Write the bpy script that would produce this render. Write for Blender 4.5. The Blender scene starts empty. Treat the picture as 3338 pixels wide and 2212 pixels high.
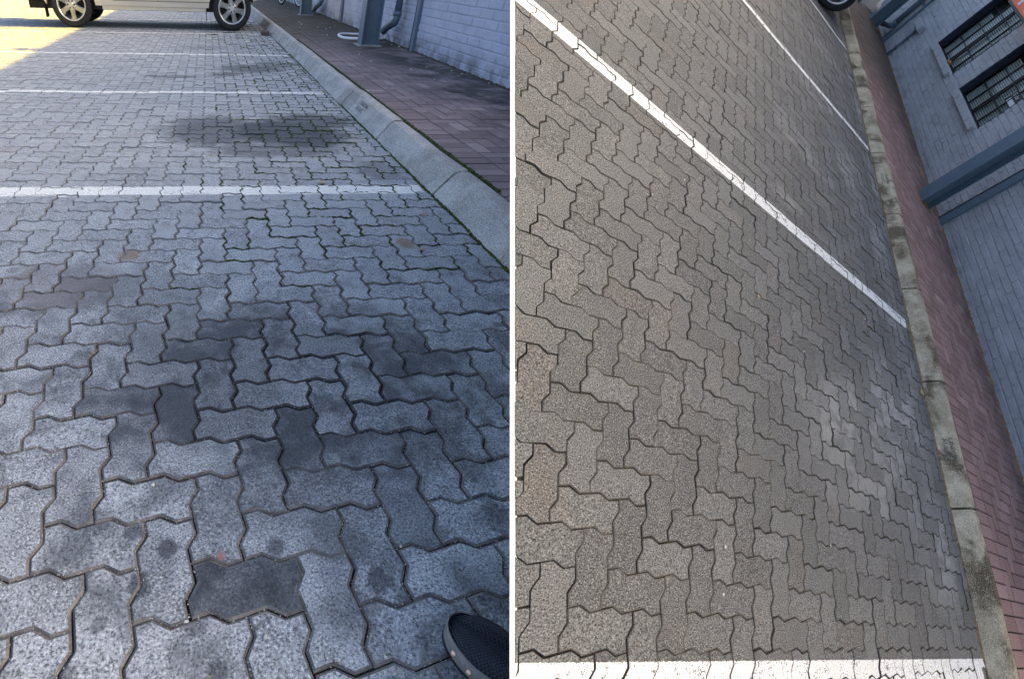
import bpy, bmesh, math, random
from mathutils import Vector, Matrix
C = bpy.context.scene.collection
scn = bpy.context.scene
rnd = random.Random(7)

# ------------------------------------------------------------------ camera, sky, sun, exposure
FPX, PPX, PW, PH = 1600.0, 1300.0, 3338.0, 2212.0
CAM = Vector((0.193357, -0.088284, 1.177648))
c_right = Vector((0.951895, -0.305306, 0.026154))
c_up = Vector((0.162602, 0.57562, 0.801388))
c_back = Vector((-0.259723, -0.758584, 0.597573))
cd = bpy.data.cameras.new('camera')
cam = bpy.data.objects.new('camera', cd)
C.objects.link(cam)
cam.matrix_world = Matrix(((c_right.x, c_up.x, c_back.x, CAM.x), (c_right.y, c_up.y, c_back.y, CAM.y),
                           (c_right.z, c_up.z, c_back.z, CAM.z), (0, 0, 0, 1)))
cd.sensor_fit = 'HORIZONTAL'
cd.sensor_width = 36.0
cd.lens = 36.0 * FPX / PW
cd.shift_x = (PW / 2 - PPX) / PW
cd.clip_start, cd.clip_end = 0.02, 600
scn.camera = cam

SUN = Vector((0.941404, -0.219709, 0.255904))
w = bpy.data.worlds.new('World')
scn.world = w
w.use_nodes = True
wn = w.node_tree
wn.nodes.clear()
sky = wn.nodes.new('ShaderNodeTexSky')
sky.sky_type = 'NISHITA'
sky.sun_disc = False
sky.sun_elevation = math.asin(SUN.z)
sky.sun_rotation = math.atan2(SUN.x, SUN.y)
sky.dust_density = 7.0
sky.ozone_density = 0.6
sky.air_density = 0.8
bg = wn.nodes.new('ShaderNodeBackground')
bg.inputs['Strength'].default_value = 0.065
wo = wn.nodes.new('ShaderNodeOutputWorld')
wn.links.new(sky.outputs[0], bg.inputs[0])
wn.links.new(bg.outputs[0], wo.inputs[0])
sl = bpy.data.lights.new('sun', 'SUN')
sl.energy = 5.0
sl.angle = math.radians(0.5)
sl.color = (1.0, 0.66, 0.12)
sun = bpy.data.objects.new('sun', sl)
C.objects.link(sun)
sun.rotation_euler = (-SUN).to_track_quat('-Z', 'Y').to_euler()
sun.location = (20, -5, 12)
scn.view_settings.view_transform = 'Standard'
scn.view_settings.look = 'None'
scn.view_settings.gamma = 1.0
scn.view_settings.use_curve_mapping = False
scn.view_settings.exposure = 3.2

# ------------------------------------------------------------------ the two plots
# Each plot is laid out in metres on its own oblique site axes, sheared and scaled about the camera to match its half of the image: x across the bays towards the wall,
# y along the kerb, z up.  A plot places those axes in the world.
class Plot:
    def __init__(s, rows, org):
        s.A = Matrix(rows)
        s.o = Vector(org)
        s.Ai = s.A.inverted()
    def w(s, x, y, z=0.0):
        return s.A @ Vector((x, y, z)) + s.o
LOT = Plot(((1.096607, 0, .191194), (-.244497, 1.217673, -.087296), (0, 0, 1.164471)), (0, 0, 0))
TILTED = Plot(((.824734, .480015, .160045), (-.080021, .546979, -.204147), (-.472271, .224469, .456033)),
            (-.04956, .22157, .48548))
LAT_L = ((-.053588, 1.32106), (.112816, .000348), (.001137, .112188))
LAT_R = ((.688838, .395042), (.112749, .002778), (.000106, .112254))

def pix(p):
    d = p - CAM
    z = -d.dot(c_back)
    if z < 0.05: return None
    return (PPX + FPX * d.dot(c_right) / z, PH / 2 - FPX * d.dot(c_up) / z, z)

# ------------------------------------------------------------------ object helpers
def link(name, me, parent=None, mats=()):
    o = bpy.data.objects.new(name, me)
    C.objects.link(o)
    for m in mats: me.materials.append(m)
    if parent: o.parent = parent
    return o
def tag(o, label=None, cat=None, group=None, kind=None):
    if label: o['label'] = label
    if cat: o['category'] = cat
    if group: o['group'] = group
    if kind: o['kind'] = kind
    return o
def mesh(name, vs, fs, mi=None, smooth=False):
    me = bpy.data.meshes.new(name)
    me.from_pydata([tuple(v) for v in vs], [], fs)
    if mi is not None: me.polygons.foreach_set('material_index', mi)
    if smooth: me.polygons.foreach_set('use_smooth', [True] * len(fs))
    me.update()
    return me
def empty(name, P, base, label=None, cat=None, group=None):
    o = bpy.data.objects.new(name, None)
    C.objects.link(o)
    o.location = P.w(*base)
    return tag(o, label, cat, group)
def wloc(o):
    v = Vector(o.location)
    while o.parent:
        o = o.parent; v += o.location
    return v
class MB:
    """collects site-metre geometry for one object"""
    def __init__(s): s.v, s.f, s.m = [], [], []
    def add(s, vs, fs, m=0):
        n = len(s.v)
        s.v += [tuple(v) for v in vs]
        s.f += [tuple(i + n for i in f) for f in fs]
        s.m += [m] * len(fs)
    def box(s, x0, x1, y0, y1, z0, z1, m=0):
        vs = [(x, y, z) for z in (z0, z1) for y in (y0, y1) for x in (x0, x1)]
        s.add(vs, [(0, 2, 3, 1), (4, 5, 7, 6), (0, 1, 5, 4), (2, 6, 7, 3), (0, 4, 6, 2), (1, 3, 7, 5)], m)
    def bevbox(s, x0, x1, y0, y1, z0, z1, b, m=0):
        """box with its edges taken off"""
        X, Y, Z = (x0, x1), (y0, y1), (z0, z1)
        vs, idx = [], {}
        for i in (0, 1):
            for j in (0, 1):
                for k in (0, 1):
                    sx, sy, sz = (b, -b)[i], (b, -b)[j], (b, -b)[k]
                    idx[i, j, k, 0] = len(vs); vs.append((X[i], Y[j] + sy, Z[k] + sz))
                    idx[i, j, k, 1] = len(vs); vs.append((X[i] + sx, Y[j], Z[k] + sz))
                    idx[i, j, k, 2] = len(vs); vs.append((X[i] + sx, Y[j] + sy, Z[k]))
        g = lambda i, j, k, a: idx[i, j, k, a]
        fs = []
        for i in (0, 1): fs.append([g(i, 0, 0, 0), g(i, 1, 0, 0), g(i, 1, 1, 0), g(i, 0, 1, 0)][::(-1, 1)[i]])
        for j in (0, 1): fs.append([g(0, j, 0, 1), g(1, j, 0, 1), g(1, j, 1, 1), g(0, j, 1, 1)][::(1, -1)[j]])
        for k in (0, 1): fs.append([g(0, 0, k, 2), g(1, 0, k, 2), g(1, 1, k, 2), g(0, 1, k, 2)][::(-1, 1)[k]])
        for j in (0, 1):
            for k in (0, 1): fs.append([g(0, j, k, 1), g(1, j, k, 1), g(1, j, k, 2), g(0, j, k, 2)][::1 if j == k else -1])
        for i in (0, 1):
            for k in (0, 1): fs.append([g(i, 0, k, 0), g(i, 1, k, 0), g(i, 1, k, 2), g(i, 0, k, 2)][::-1 if i == k else 1])
        for i in (0, 1):
            for j in (0, 1): fs.append([g(i, j, 0, 0), g(i, j, 1, 0), g(i, j, 1, 1), g(i, j, 0, 1)][::1 if i == j else -1])
        for i in (0, 1):
            for j in (0, 1):
                for k in (0, 1): fs.append([g(i, j, k, 0), g(i, j, k, 1), g(i, j, k, 2)][::-1 if (i + j + k) % 2 else 1])
        s.add(vs, fs, m)
    def tube(s, pts, r, n=10, m=0, cap=True, closed=False):
        pts = [Vector(p) for p in pts]
        rings, N = [], len(pts)
        ref = None
        for i, p in enumerate(pts):
            if closed: d = pts[(i + 1) % N] - pts[i - 1]
            else: d = pts[min(i + 1, N - 1)] - pts[max(i - 1, 0)]
            d.normalize()
            if ref is None: ref = d.orthogonal().normalized()
            u = (ref - d * ref.dot(d)).normalized()
            ref = u
            v = d.cross(u)
            rr = r[i] if isinstance(r, (list, tuple)) else r
            rings.append([p + (u * math.cos(2 * math.pi * k / n) + v * math.sin(2 * math.pi * k / n)) * rr for k in range(n)])
        vs = [q for R_ in rings for q in R_]
        fs = []
        for i in range(N if closed else N - 1):
            a, b = i * n, ((i + 1) % N) * n
            for k in range(n): fs.append((a + k, a + (k + 1) % n, b + (k + 1) % n, b + k))
        if cap and not closed:
            fs.append(tuple(range(n))[::-1]); fs.append(tuple(range((N - 1) * n, N * n)))
        s.add(vs, fs, m)
    def lathe(s, c, axis, prof, n=32, m=0):
        """prof: (along axis, radius) pairs round the axis through c"""
        c, ax = Vector(c), Vector(axis).normalized()
        u = ax.orthogonal().normalized(); v = ax.cross(u)
        vs, fs = [], []
        for a, r in prof:
            vs += [c + ax * a + (u * math.cos(2 * math.pi * k / n) + v * math.sin(2 * math.pi * k / n)) * r for k in range(n)]
        for i in range(len(prof) - 1):
            for k in range(n): fs.append((i * n + k, i * n + (k + 1) % n, (i + 1) * n + (k + 1) % n, (i + 1) * n + k))
        s.add(vs, fs, m)
    def build(s, name, P, mats, parent=None, base=None, smooth=False):
        """base: site point used as the object's own origin"""
        if base is None:
            n = max(1, len(s.v))
            base = (sum(v[0] for v in s.v) / n, sum(v[1] for v in s.v) / n, min(v[2] for v in s.v))
        B = Vector(base)
        me = mesh(name, [P.A @ (Vector(v) - B) for v in s.v], s.f, s.m, smooth)
        o = link(name, me, parent, mats if isinstance(mats, (list, tuple)) else [mats])
        o.location = P.w(*base)
        if parent: o.location = o.location - wloc(parent)
        return o

# ------------------------------------------------------------------ materials
class NT:
    def __init__(s, name):
        s.mat = bpy.data.materials.new(name)
        s.mat.use_nodes = True
        s.t = s.mat.node_tree
        s.b = s.t.nodes['Principled BSDF']
        s.out = s.t.nodes['Material Output']
    def n(s, typ, **kw):
        x = s.t.nodes.new(typ)
        for k, v in kw.items(): setattr(x, k, v)
        return x
    def l(s, a, b): s.t.links.new(a, b)
    def setin(s, sock, v):
        if isinstance(v, bpy.types.NodeSocket): s.l(v, sock)
        else: sock.default_value = v
    def math(s, op, a, b=None, c=None, clamp=False):
        x = s.n('ShaderNodeMath', operation=op, use_clamp=clamp)
        s.setin(x.inputs[0], a)
        if b is not None: s.setin(x.inputs[1], b)
        if c is not None: s.setin(x.inputs[2], c)
        return x.outputs[0]
    def vm(s, op, a, b=None):
        x = s.n('ShaderNodeVectorMath', operation=op)
        s.setin(x.inputs[0], a)
        if b is not None: s.setin(x.inputs[1], b)
        return x
    def mix(s, f, a, b, blend='MIX'):
        x = s.n('ShaderNodeMix', data_type='RGBA', blend_type=blend)
        s.setin(x.inputs[0], f)
        s.setin(x.inputs[6], a if isinstance(a, bpy.types.NodeSocket) else (*a, 1))
        s.setin(x.inputs[7], b if isinstance(b, bpy.types.NodeSocket) else (*b, 1))
        return x.outputs[2]
    def ramp(s, v, lo, hi, a=0.0, b=1.0):
        x = s.n('ShaderNodeMapRange', interpolation_type='SMOOTHSTEP')
        s.setin(x.inputs[0], v)
        for i, k in enumerate((lo, hi, a, b)): x.inputs[i + 1].default_value = k
        return x.outputs[0]
    def noise(s, vec, scale, detail=3, rough=0.55, dist=0.0):
        x = s.n('ShaderNodeTexNoise')
        s.l(vec, x.inputs['Vector'])
        x.inputs['Scale'].default_value = scale
        x.inputs['Detail'].default_value = detail
        x.inputs['Roughness'].default_value = rough
        x.inputs['Distortion'].default_value = dist
        return x.outputs['Fac']
    def site(s, P):
        """site metres of the shaded point"""
        g = s.n('ShaderNodeNewGeometry')
        d = s.vm('SUBTRACT', g.outputs['Position'], tuple(P.o)).outputs[0]
        c = s.n('ShaderNodeCombineXYZ')
        for i in range(3):
            s.l(s.vm('DOT_PRODUCT', d, tuple(P.Ai[i])).outputs['Value'], c.inputs[i])
        return c.outputs[0]
    def blob(s, pos, x, y, rx, ry, k, wob=None):
        d = s.vm('SUBTRACT', pos, (x, y, 0)).outputs[0]
        d = s.vm('MULTIPLY', d, (1 / rx, 1 / ry, 0)).outputs[0]
        r = s.vm('LENGTH', d).outputs['Value']
        if wob is not None: r = s.math('ADD', r, wob)
        return s.ramp(r, 1.15, 0.55, 0, k)
    def bump(s, h, strength, dist=0.002):
        x = s.n('ShaderNodeBump')
        x.inputs['Strength'].default_value = strength
        x.inputs['Distance'].default_value = dist
        s.l(h, x.inputs['Height'])
        s.l(x.outputs[0], s.b.inputs['Normal'])
    def done(s, col, rough=0.85, spec=0.3, metal=0.0):
        s.setin(s.b.inputs['Base Color'], col if isinstance(col, bpy.types.NodeSocket) else (*col, 1))
        s.setin(s.b.inputs['Roughness'], rough)
        s.b.inputs['Specular IOR Level'].default_value = spec
        s.b.inputs['Metallic'].default_value = metal
        return s.mat

STAINS_L = [(.62, 3.98, .56, .46, 1.0), (.1, 4.0, .5, .5, .75), (.86, 4.3, .45, .3, .85), (.5, 3.5, .55, .2, .6), (.75, 3.75, .34, .26, 1.0),
            (-.38, 6.32, .34, .13, .6), (.6, 6.95, .5, .36, .7), (.95, 7.3, .34, .3, .55), (.25, 6.5, .2, .16, .6), (.1, 1.27, .55, .26, .5), (-.02, 1.02, .3, .2, .55),
            (.5, .98, .4, .16, .35), (.12, .72, .22, .16, .45), (-.25, 1.62, .3, .2, .35),
            (.02, 8.9, .5, .3, .3), (1.1, 3.05, .16, .22, .5), (.28, .66, .16, .1, .35)]
SPOTS_L = [(.33, .475, .036, .036, .75), (-.17, .5, .03, .03, .8), (-.115, .575, .028, .028, .8), (-.19, .62, .035, .022, .7),
           (.31, .76, .03, .024, .6), (.33, 1.02, .04, .03, .7), (-.21, .83, .025, .02, .55), (.0, 1.22, .03, .026, .8), (-.07, 1.2, .026, .02, .7),
           (-.12, 1.24, .028, .02, .6), (-.3, 1.14, .022, .018, .65), (.4, 1.33, .05, .03, .45), (-.28, .53, .018, .016, .7), (.15, .79, .03, .02, .5), (.62, .9, .03, .025, .5), (-.05, .41, .03, .02, .6), (-.24, .43, .022, .018, .6)]
PALE_R = [(2.75, 1.2, .85, .6, 1.0), (3.2, 1.6, .55, .6, 1.0), (2.35, .95, .35, .25, .6), (3.4, .75, .35, .5, .9), (3.5, 2.4, .25, .6, .7), (3.5, 3.6, .2, .6, .8), (3.1, 4.6, .3, .5, .7), (1.95, 3.05, .25, .12, .4), (2.1, 4.12, .3, .22, .45), (2.4, 3.95, .35, .14, .55), (2.6, 5.45, .5, .2, .6), (2.85, 7.1, .6, .2, .6), (3.3, 4.3, .35, .5, .35), (3.7, 5.0, .1, .5, .9), (3.72, 6.6, .08, .5, .9), (3.66, 7.4, .08, .25, .9), (3.7, 4.2, .09, .3, .8), (3.7, 8.0, .09, .3, .7)]

def paver_mat(name, P, left, attr, damp=0.0):
    t = NT(name)
    p = t.site(P)
    if attr:
        rv = t.n('ShaderNodeAttribute', attribute_name='tone').outputs['Fac']
    else:
        rv = t.n('ShaderNodeObjectInfo').outputs['Random']
    rv2 = t.math('FRACT', t.math('MULTIPLY', rv, 17.31))
    big = t.noise(p, 2.3, 3)
    mid = t.noise(p, 16, 4, .6)
    gr = t.noise(p, 190, 2, .6)
    gr2 = t.noise(p, 420, 2, .6)
    if left:
        a, b = (.25, .268, .295), (.325, .35, .38)
        col = t.mix(t.ramp(rv, 0, 1), a, b)
        col = t.mix(t.ramp(rv2, .8, 1, 0, .35), col, (.17, .15, .15))
        col = t.mix(t.ramp(mid, .35, .72, 0, .55), col, (.34, .365, .41))
        col = t.mix(t.ramp(mid, .5, .28, 0, .5), col, (.1, .108, .125))
        warm = t.ramp(t.noise(p, 5, 2), .62, .75, 0, .3)
        col = t.mix(warm, col, (.24, .2, .16))
        speck, dark = (.62, .65, .7), (.045, .048, .055)
        ks, kd = .75, .8
    else:
        a, b = (.08, .083, .087), (.128, .132, .136)
        col = t.mix(t.ramp(rv, 0, 1), a, b)
        col = t.mix(t.ramp(rv2, .8, 1, 0, .35), col, (.13, .11, .1))
        col = t.mix(t.ramp(mid, .4, .7, 0, .25), col, (.165, .16, .151))
        col = t.mix(t.ramp(mid, .5, .25, 0, .25), col, (.08, .077, .072))
        warm = t.ramp(t.noise(p, 3.2, 2), .58, .72, 0, .3)
        col = t.mix(warm, col, (.15, .12, .1))
        speck, dark = (.31, .31, .305), (.011, .011, .011)
        ks, kd = .78, .9
    col = t.mix(t.ramp(gr, .54, .68, 0, ks), col, speck)
    col = t.mix(t.ramp(gr, .47, .36, 0, kd), col, dark)
    col = t.mix(t.ramp(gr2, .6, .7, 0, .45), col, speck)
    col = t.mix(t.ramp(gr2, .42, .32, 0, .5), col, dark)
    wob = t.math('MULTIPLY_ADD', t.noise(p, 9, 4, .6), 1.0, -.5)
    rough = .82
    if left:
        m = None
        for st in STAINS_L:
            k = t.blob(p, *st, wob)
            m = k if m is None else t.math('MAXIMUM', m, k)
        wob2 = t.math('MULTIPLY_ADD', t.noise(p, 34, 5, .7), 2.0, -1.0)
        if damp: m = t.math('MAXIMUM', m, t.math('MULTIPLY', t.ramp(mid, .75, .3, .72, 1), damp))
        for st in SPOTS_L:
            m = t.math('MAXIMUM', m, t.blob(p, *st, wob2))
        vo = t.n('ShaderNodeTexVoronoi', voronoi_dimensions='2D')
        t.l(p, vo.inputs['Vector']); vo.inputs['Scale'].default_value = 7.5
        spot = t.math('MULTIPLY', t.ramp(t.math('ADD', vo.outputs['Distance'], t.math('MULTIPLY', wob2, .12)), .24, .08), t.ramp(t.vm('DOT_PRODUCT', vo.outputs['Color'], (1, 0, 0)).outputs['Value'], .5, .9))
        sy = t.n('ShaderNodeSeparateXYZ'); t.l(p, sy.inputs[0])
        near = t.ramp(sy.outputs[1], 2.6, 1.0)
        m = t.math('MAXIMUM', m, t.math('MULTIPLY', t.math('MULTIPLY', spot, near), .72))
        cloud = t.math('MULTIPLY', t.ramp(t.noise(p, 5.5, 3, .55, .4), .44, .66), t.math('MULTIPLY', near, .62))
        m = t.math('MAXIMUM', m, cloud)
        band = t.blob(p, .22, 1.12, .72, .48, 1.0, wob)
        bn = t.math('MULTIPLY_ADD', t.noise(p, 11, 4, .6, .3), .9, t.math('MULTIPLY', rv2, .45))
        m = t.math('MAXIMUM', m, t.math('MULTIPLY', band, t.ramp(bn, .42, .8, .2, .88)))
        br = t.blob(p, -.6, 1.7, .32, .22, 1.0, wob)
        col = t.mix(t.math('MULTIPLY', br, t.ramp(rv2, .1, .8, .35, .8)), col, (.15, .135, .14))
        col = t.mix(m, col, (.026, .029, .038))
        col = t.mix(t.blob(p, .92, 2.02, .05, .06, .7, wob), col, (.2, .12, .06))
        col = t.mix(t.blob(p, -.36, 1.95, .07, .06, .6, wob), col, (.22, .14, .08))
        col = t.mix(t.blob(p, .0, .548, .009, .012, .75, wob2), col, (.34, .13, .12))
        rough = t.math('MULTIPLY_ADD', m, -.3, .82)
    else:
        m = None
        for st in PALE_R:
            k = t.blob(p, *st, wob)
            m = k if m is None else t.math('MAXIMUM', m, k)
        m = t.math('MULTIPLY', m, t.ramp(t.noise(p, 9, 5, .65), .36, .6, .25, 1))
        m = t.math('MULTIPLY', m, t.ramp(rv2, .15, .85, .3, 1))
        col = t.mix(t.math('MULTIPLY', m, .85), col, (.3, .302, .3))
        col = t.mix(t.blob(p, 2.9, 1.0, .9, .6, .25, wob), col, (.1, .1, .1))
    t.bump(t.math('ADD', t.math('MULTIPLY', gr, .7), t.math('MULTIPLY', gr2, .4)), .55 if left else .7, .0016)
    return t.done(col, rough, .32)

def chamfer_mat(name, P, left):
    t = NT(name); p = t.site(P)
    n1 = t.noise(p, 20, 4); g = t.noise(p, 260, 2)
    if left:
        col = t.mix(t.ramp(n1, .35, .65), (.085, .082, .084), (.16, .152, .15))
        sy = t.n('ShaderNodeSeparateXYZ'); t.l(p, sy.inputs[0])
        col = t.mix(t.ramp(sy.outputs[1], 1.6, 2.5), col, (.17, .185, .21))
    else:
        col = t.mix(t.ramp(n1, .35, .65), (.065, .061, .055), (.115, .108, .098))
    col = t.mix(t.ramp(g, .5, .7, 0, .4), col, (.3, .29, .28))
    if left:
        wob = t.math('MULTIPLY_ADD', t.noise(p, 9, 4, .6), 1.0, -.5); m = None
        for st in STAINS_L[:9] + [(.22, 1.12, .6, .4, .75)]:
            k = t.blob(p, *st, wob); m = k if m is None else t.math('MAXIMUM', m, k)
        col = t.mix(m, col, (.02, .022, .028))
    t.bump(g, .5)
    return t.done(col, .9, .2)

def joint_mat(name, P, left):
    t = NT(name); p = t.site(P)
    n1 = t.noise(p, 30, 3); n2 = t.noise(p, 260, 2)
    col = t.mix(t.ramp(n1, .35, .65), (.018, .016, .014), (.045, .038, .03))
    col = t.mix(t.ramp(n2, .6, .75, 0, .6), col, (.18, .16, .13))
    if left:
        sx = t.n('ShaderNodeSeparateXYZ'); t.l(p, sx.inputs[0])
        mk = t.math('MULTIPLY', t.ramp(sx.outputs[0], -.5, .9), t.ramp(sx.outputs[1], 1.5, 2.2))
        mk = t.math('MULTIPLY', mk, t.ramp(t.noise(p, 2.5, 3), .4, .6))
        col = t.mix(mk, col, (.03, .05, .012))
    t.bump(n2, .8, .003)
    return t.done(col, .95, .1)

def simple(name, c1, c2, P=LOT, sc=12, rough=.6, spec=.4, metal=0, bump=0.0, bsc=90, gk=0.0):
    t = NT(name); p = t.site(P)
    n1 = t.noise(p, sc, 4, .6)
    col = t.mix(t.ramp(n1, .32, .68), c1, c2)
    if gk:
        g = t.noise(p, 300, 2)
        col = t.mix(t.ramp(g, .5, .68, 0, gk), col, tuple(min(1, 2.1 * k) for k in c2))
        col = t.mix(t.ramp(g, .48, .34, 0, gk), col, tuple(.25 * k for k in c1))
    if bump: t.bump(t.noise(p, bsc, 3, .6), bump, .003)
    return t.done(col, rough, spec, metal)

def brick_mat(name, P, c, d, attr, dirt):
    t = NT(name); p = t.site(P)
    rv = t.n('ShaderNodeAttribute', attribute_name='tone').outputs['Fac'] if attr else t.n('ShaderNodeObjectInfo').outputs['Random']
    col = t.mix(t.ramp(rv, 0, 1), c, d)
    col = t.mix(t.ramp(t.math('FRACT', t.math('MULTIPLY', rv, 13.7)), .9, 1, 0, .5), col, tuple(min(1, 1.5 * k + .02) for k in d))
    g = t.noise(p, 240, 2)
    col = t.mix(t.ramp(g, .54, .7, 0, .4), col, (.3, .25, .25))
    col = t.mix(t.ramp(g, .46, .34, 0, .5), col, (.03, .022, .022))
    dn = t.noise(p, 2.2, 4, .65, .5)
    sx = t.n('ShaderNodeSeparateXYZ'); t.l(p, sx.inputs[0])
    ed = t.ramp(sx.outputs[0], dirt[0], dirt[1])
    col = t.mix(t.math('MULTIPLY', t.ramp(dn, .35, .62), t.math('MULTIPLY', ed, dirt[2])), col, (.035, .034, .034))
    if dirt[3]: col = t.mix(t.math('MULTIPLY', t.ramp(sx.outputs[1], 6.5, 10), .75), col, (.055, .052, .036))
    t.bump(g, .5)
    return t.done(col, .85, .25)

def wall_mat(name, P, a, b, grime):
    t = NT(name); p = t.site(P)
    n1 = t.noise(p, 3, 4, .6); n2 = t.noise(p, 28, 5, .65, .6); n3 = t.noise(p, 120, 3)
    col = t.mix(t.ramp(n1, .35, .65), a, b)
    col = t.mix(t.ramp(n2, .55, .75, 0, .18), col, tuple(min(1, 1.35 * k) for k in b))
    col = t.mix(t.ramp(n2, .42, .25, 0, .3), col, tuple(.6 * k for k in a))
    sx = t.n('ShaderNodeSeparateXYZ'); t.l(p, sx.inputs[0])
    gm = t.math('MULTIPLY', t.ramp(sx.outputs[2], .42, .14), t.ramp(t.noise(p, 6, 4, .6), .35, .65))
    col = t.mix(t.math('MULTIPLY', gm, grime), col, (.07, .065, .06))
    h = t.math('ADD', t.math('MULTIPLY', n2, 1.0), t.math('MULTIPLY', n3, .4))
    t.bump(h, 1.0, .014)
    return t.done(col, .55, .4)

def paint_mat(name, P, line):
    t = NT(name); p = t.site(P)
    nx, ny, c0, c1 = line[:4]
    dl = t.vm('DOT_PRODUCT', p, (nx, ny, 0)).outputs['Value']
    ed = t.math('MINIMUM', t.math('SUBTRACT', dl, c0), t.math('SUBTRACT', c1, dl))      # metres in from the painted edge
    fray = t.math('ADD', ed, t.math('MULTIPLY_ADD', t.noise(p, 70, 4, .7), .013, -.0065))
    n1 = t.noise(p, 14, 4, .65); n2 = t.noise(p, 130, 4, .7)
    col = t.mix(t.ramp(n1, .3, .7), (.66, .67, .66), (.8, .81, .81))
    col = t.mix(t.ramp(n2, .5, .72, 0, .5), col, (.42, .41, .38))
    tr = t.n('ShaderNodeBsdfTransparent')
    mx = t.n('ShaderNodeMixShader')
    worn = t.math('ADD', t.math('MULTIPLY', n2, .75), t.math('MULTIPLY', n1, .38))
    t.l(t.math('MAXIMUM', t.ramp(worn, .61, .66), t.ramp(fray, .003, -.001)), mx.inputs[0])
    t.l(t.b.outputs[0], mx.inputs[1]); t.l(tr.outputs[0], mx.inputs[2]); t.l(mx.outputs[0], t.out.inputs[0])
    t.bump(n2, .4)
    return t.done(col, .7, .3)

def glass_mat():
    t = NT('window_glass')
    tr = t.n('ShaderNodeBsdfTransparent'); tr.inputs[0].default_value = (.86, .9, .88, 1)
    gl = t.n('ShaderNodeBsdfGlossy'); gl.inputs['Roughness'].default_value = .03
    fr = t.n('ShaderNodeFresnel'); fr.inputs[0].default_value = 1.5
    mx = t.n('ShaderNodeMixShader')
    t.l(fr.outputs[0], mx.inputs[0]); t.l(tr.outputs[0], mx.inputs[1]); t.l(gl.outputs[0], mx.inputs[2]); t.l(mx.outputs[0], t.out.inputs[0])
    return t.mat
M = {}
for k, P, lf in (('L', LOT, True), ('R', TILTED, False)):
    M['pav' + k] = paver_mat('paver_concrete_' + k, P, lf, False)
    M['pavs' + k] = paver_mat('paver_concrete_field_' + k, P, lf, True)
    if lf: M['damp1'], M['damp2'] = paver_mat('paver_concrete_damp', P, lf, False, .9), paver_mat('paver_concrete_half_damp', P, lf, False, .55)
    M['chm' + k] = chamfer_mat('paver_edge_' + k, P, lf)
    M['jnt' + k] = joint_mat('joint_sand_' + k, P, lf)
M['brkL'] = brick_mat('paving_brick_L', LOT, (.18, .14, .152), (.25, .196, .21), False, (1.7, 2.5, .85, True))
M['brksL'] = brick_mat('paving_brick_field_L', LOT, (.18, .14, .152), (.25, .196, .21), True, (1.7, 2.5, .85, True))
M['brkR'] = brick_mat('paving_brick_R', TILTED, (.25, .148, .13), (.34, .212, .19), False, (4.9, 5.5, .5, True))
M['brksR'] = brick_mat('paving_brick_field_R', TILTED, (.25, .148, .13), (.34, .212, .19), True, (4.9, 5.5, .5, True))
M['wallL'] = wall_mat('wall_paint_L', LOT, (.38, .405, .54), (.44, .465, .6), .8)
M['wallR'] = wall_mat('wall_paint_R', TILTED, (.47, .475, .5), (.55, .56, .58), .4)
def kerb_mat(name, P, a, b, x0, grime):
    t = NT(name); p = t.site(P)
    n1 = t.noise(p, 5, 4, .65, .4); g = t.noise(p, 130, 3, .65); n3 = t.noise(p, 30, 4)
    col = t.mix(t.ramp(n1, .35, .65), a, b)
    col = t.mix(t.math('MULTIPLY', t.ramp(t.noise(p, 2.6, 4, .6, .6), .45, .63), grime), col, (.075, .06, .036))
    col = t.mix(t.ramp(n3, .55, .75, 0, .35), col, tuple(.6 * k for k in a))
    col = t.mix(t.ramp(g, .52, .68, 0, .5), col, tuple(min(1, 1.7 * k) for k in b))
    col = t.mix(t.ramp(g, .47, .35, 0, .55), col, tuple(.3 * k for k in a))
    t.bump(g, .8, .002)
    return t.done(col, .9, .25)
M['krbL'] = kerb_mat('kerb_concrete_L', LOT, (.33, .318, .31), (.45, .432, .424), 1.28, .25)
M['krbR'] = kerb_mat('kerb_concrete_R', TILTED, (.3, .26, .185), (.46, .41, .31), 3.8, 1.0)
M['moss'] = simple('moss', (.022, .032, .012), (.06, .085, .02), LOT, 25, .95, .1, bump=1.0, bsc=300)
M['dirt'] = simple('orange_grit', (.16, .1, .045), (.3, .2, .1), TILTED, 40, .95, .1, bump=1.0, bsc=200)
M['grit'] = simple('dark_grit', (.03, .026, .022), (.1, .09, .075), LOT, 40, .95, .1, bump=1.0, bsc=200)
M['stl'] = simple('slate_blue_steel', (.1, .15, .21), (.12, .175, .24), LOT, 6, .42, .5)
M['stlR'] = simple('slate_blue_steel_R', (.11, .165, .215), (.13, .19, .245), TILTED, 6, .42, .5)
M['black'] = simple('black_bar_paint', (.016, .017, .019), (.028, .03, .034), TILTED, 20, .4, .5)
M['navy'] = simple('navy_reveal_paint', (.03, .04, .065), (.045, .056, .085), TILTED, 9, .6, .3, bump=.4, bsc=40)
M['glass'] = glass_mat()
M['blind'] = simple('blind_slat', (.78, .8, .76), (.86, .88, .85), TILTED, 3, .6, .3)
M['dark'] = simple('room_wall', (.1, .095, .08), (.16, .15, .12), TILTED, 2, .9, .1)
M['curt'] = simple('cream_curtain', (.6, .57, .48), (.7, .67, .6), TILTED, 3, .9, .1)
M['ochre'] = simple('ochre_card', (.35, .25, .1), (.45, .33, .15), TILTED, 8, .9, .1)
M['red'] = simple('red_box', (.3, .06, .05), (.4, .1, .07), TILTED, 8, .7, .3)
M['terra'] = simple('terracotta', (.34, .15, .08), (.5, .24, .13), TILTED, 30, .8, .3)
M['orange'] = simple('orange_board', (.78, .13, .04), (.84, .17, .05), TILTED, 3, .4, .4)
M['white'] = simple('white_plastic', (.74, .75, .76), (.82, .83, .84), LOT, 8, .45, .4)
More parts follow.
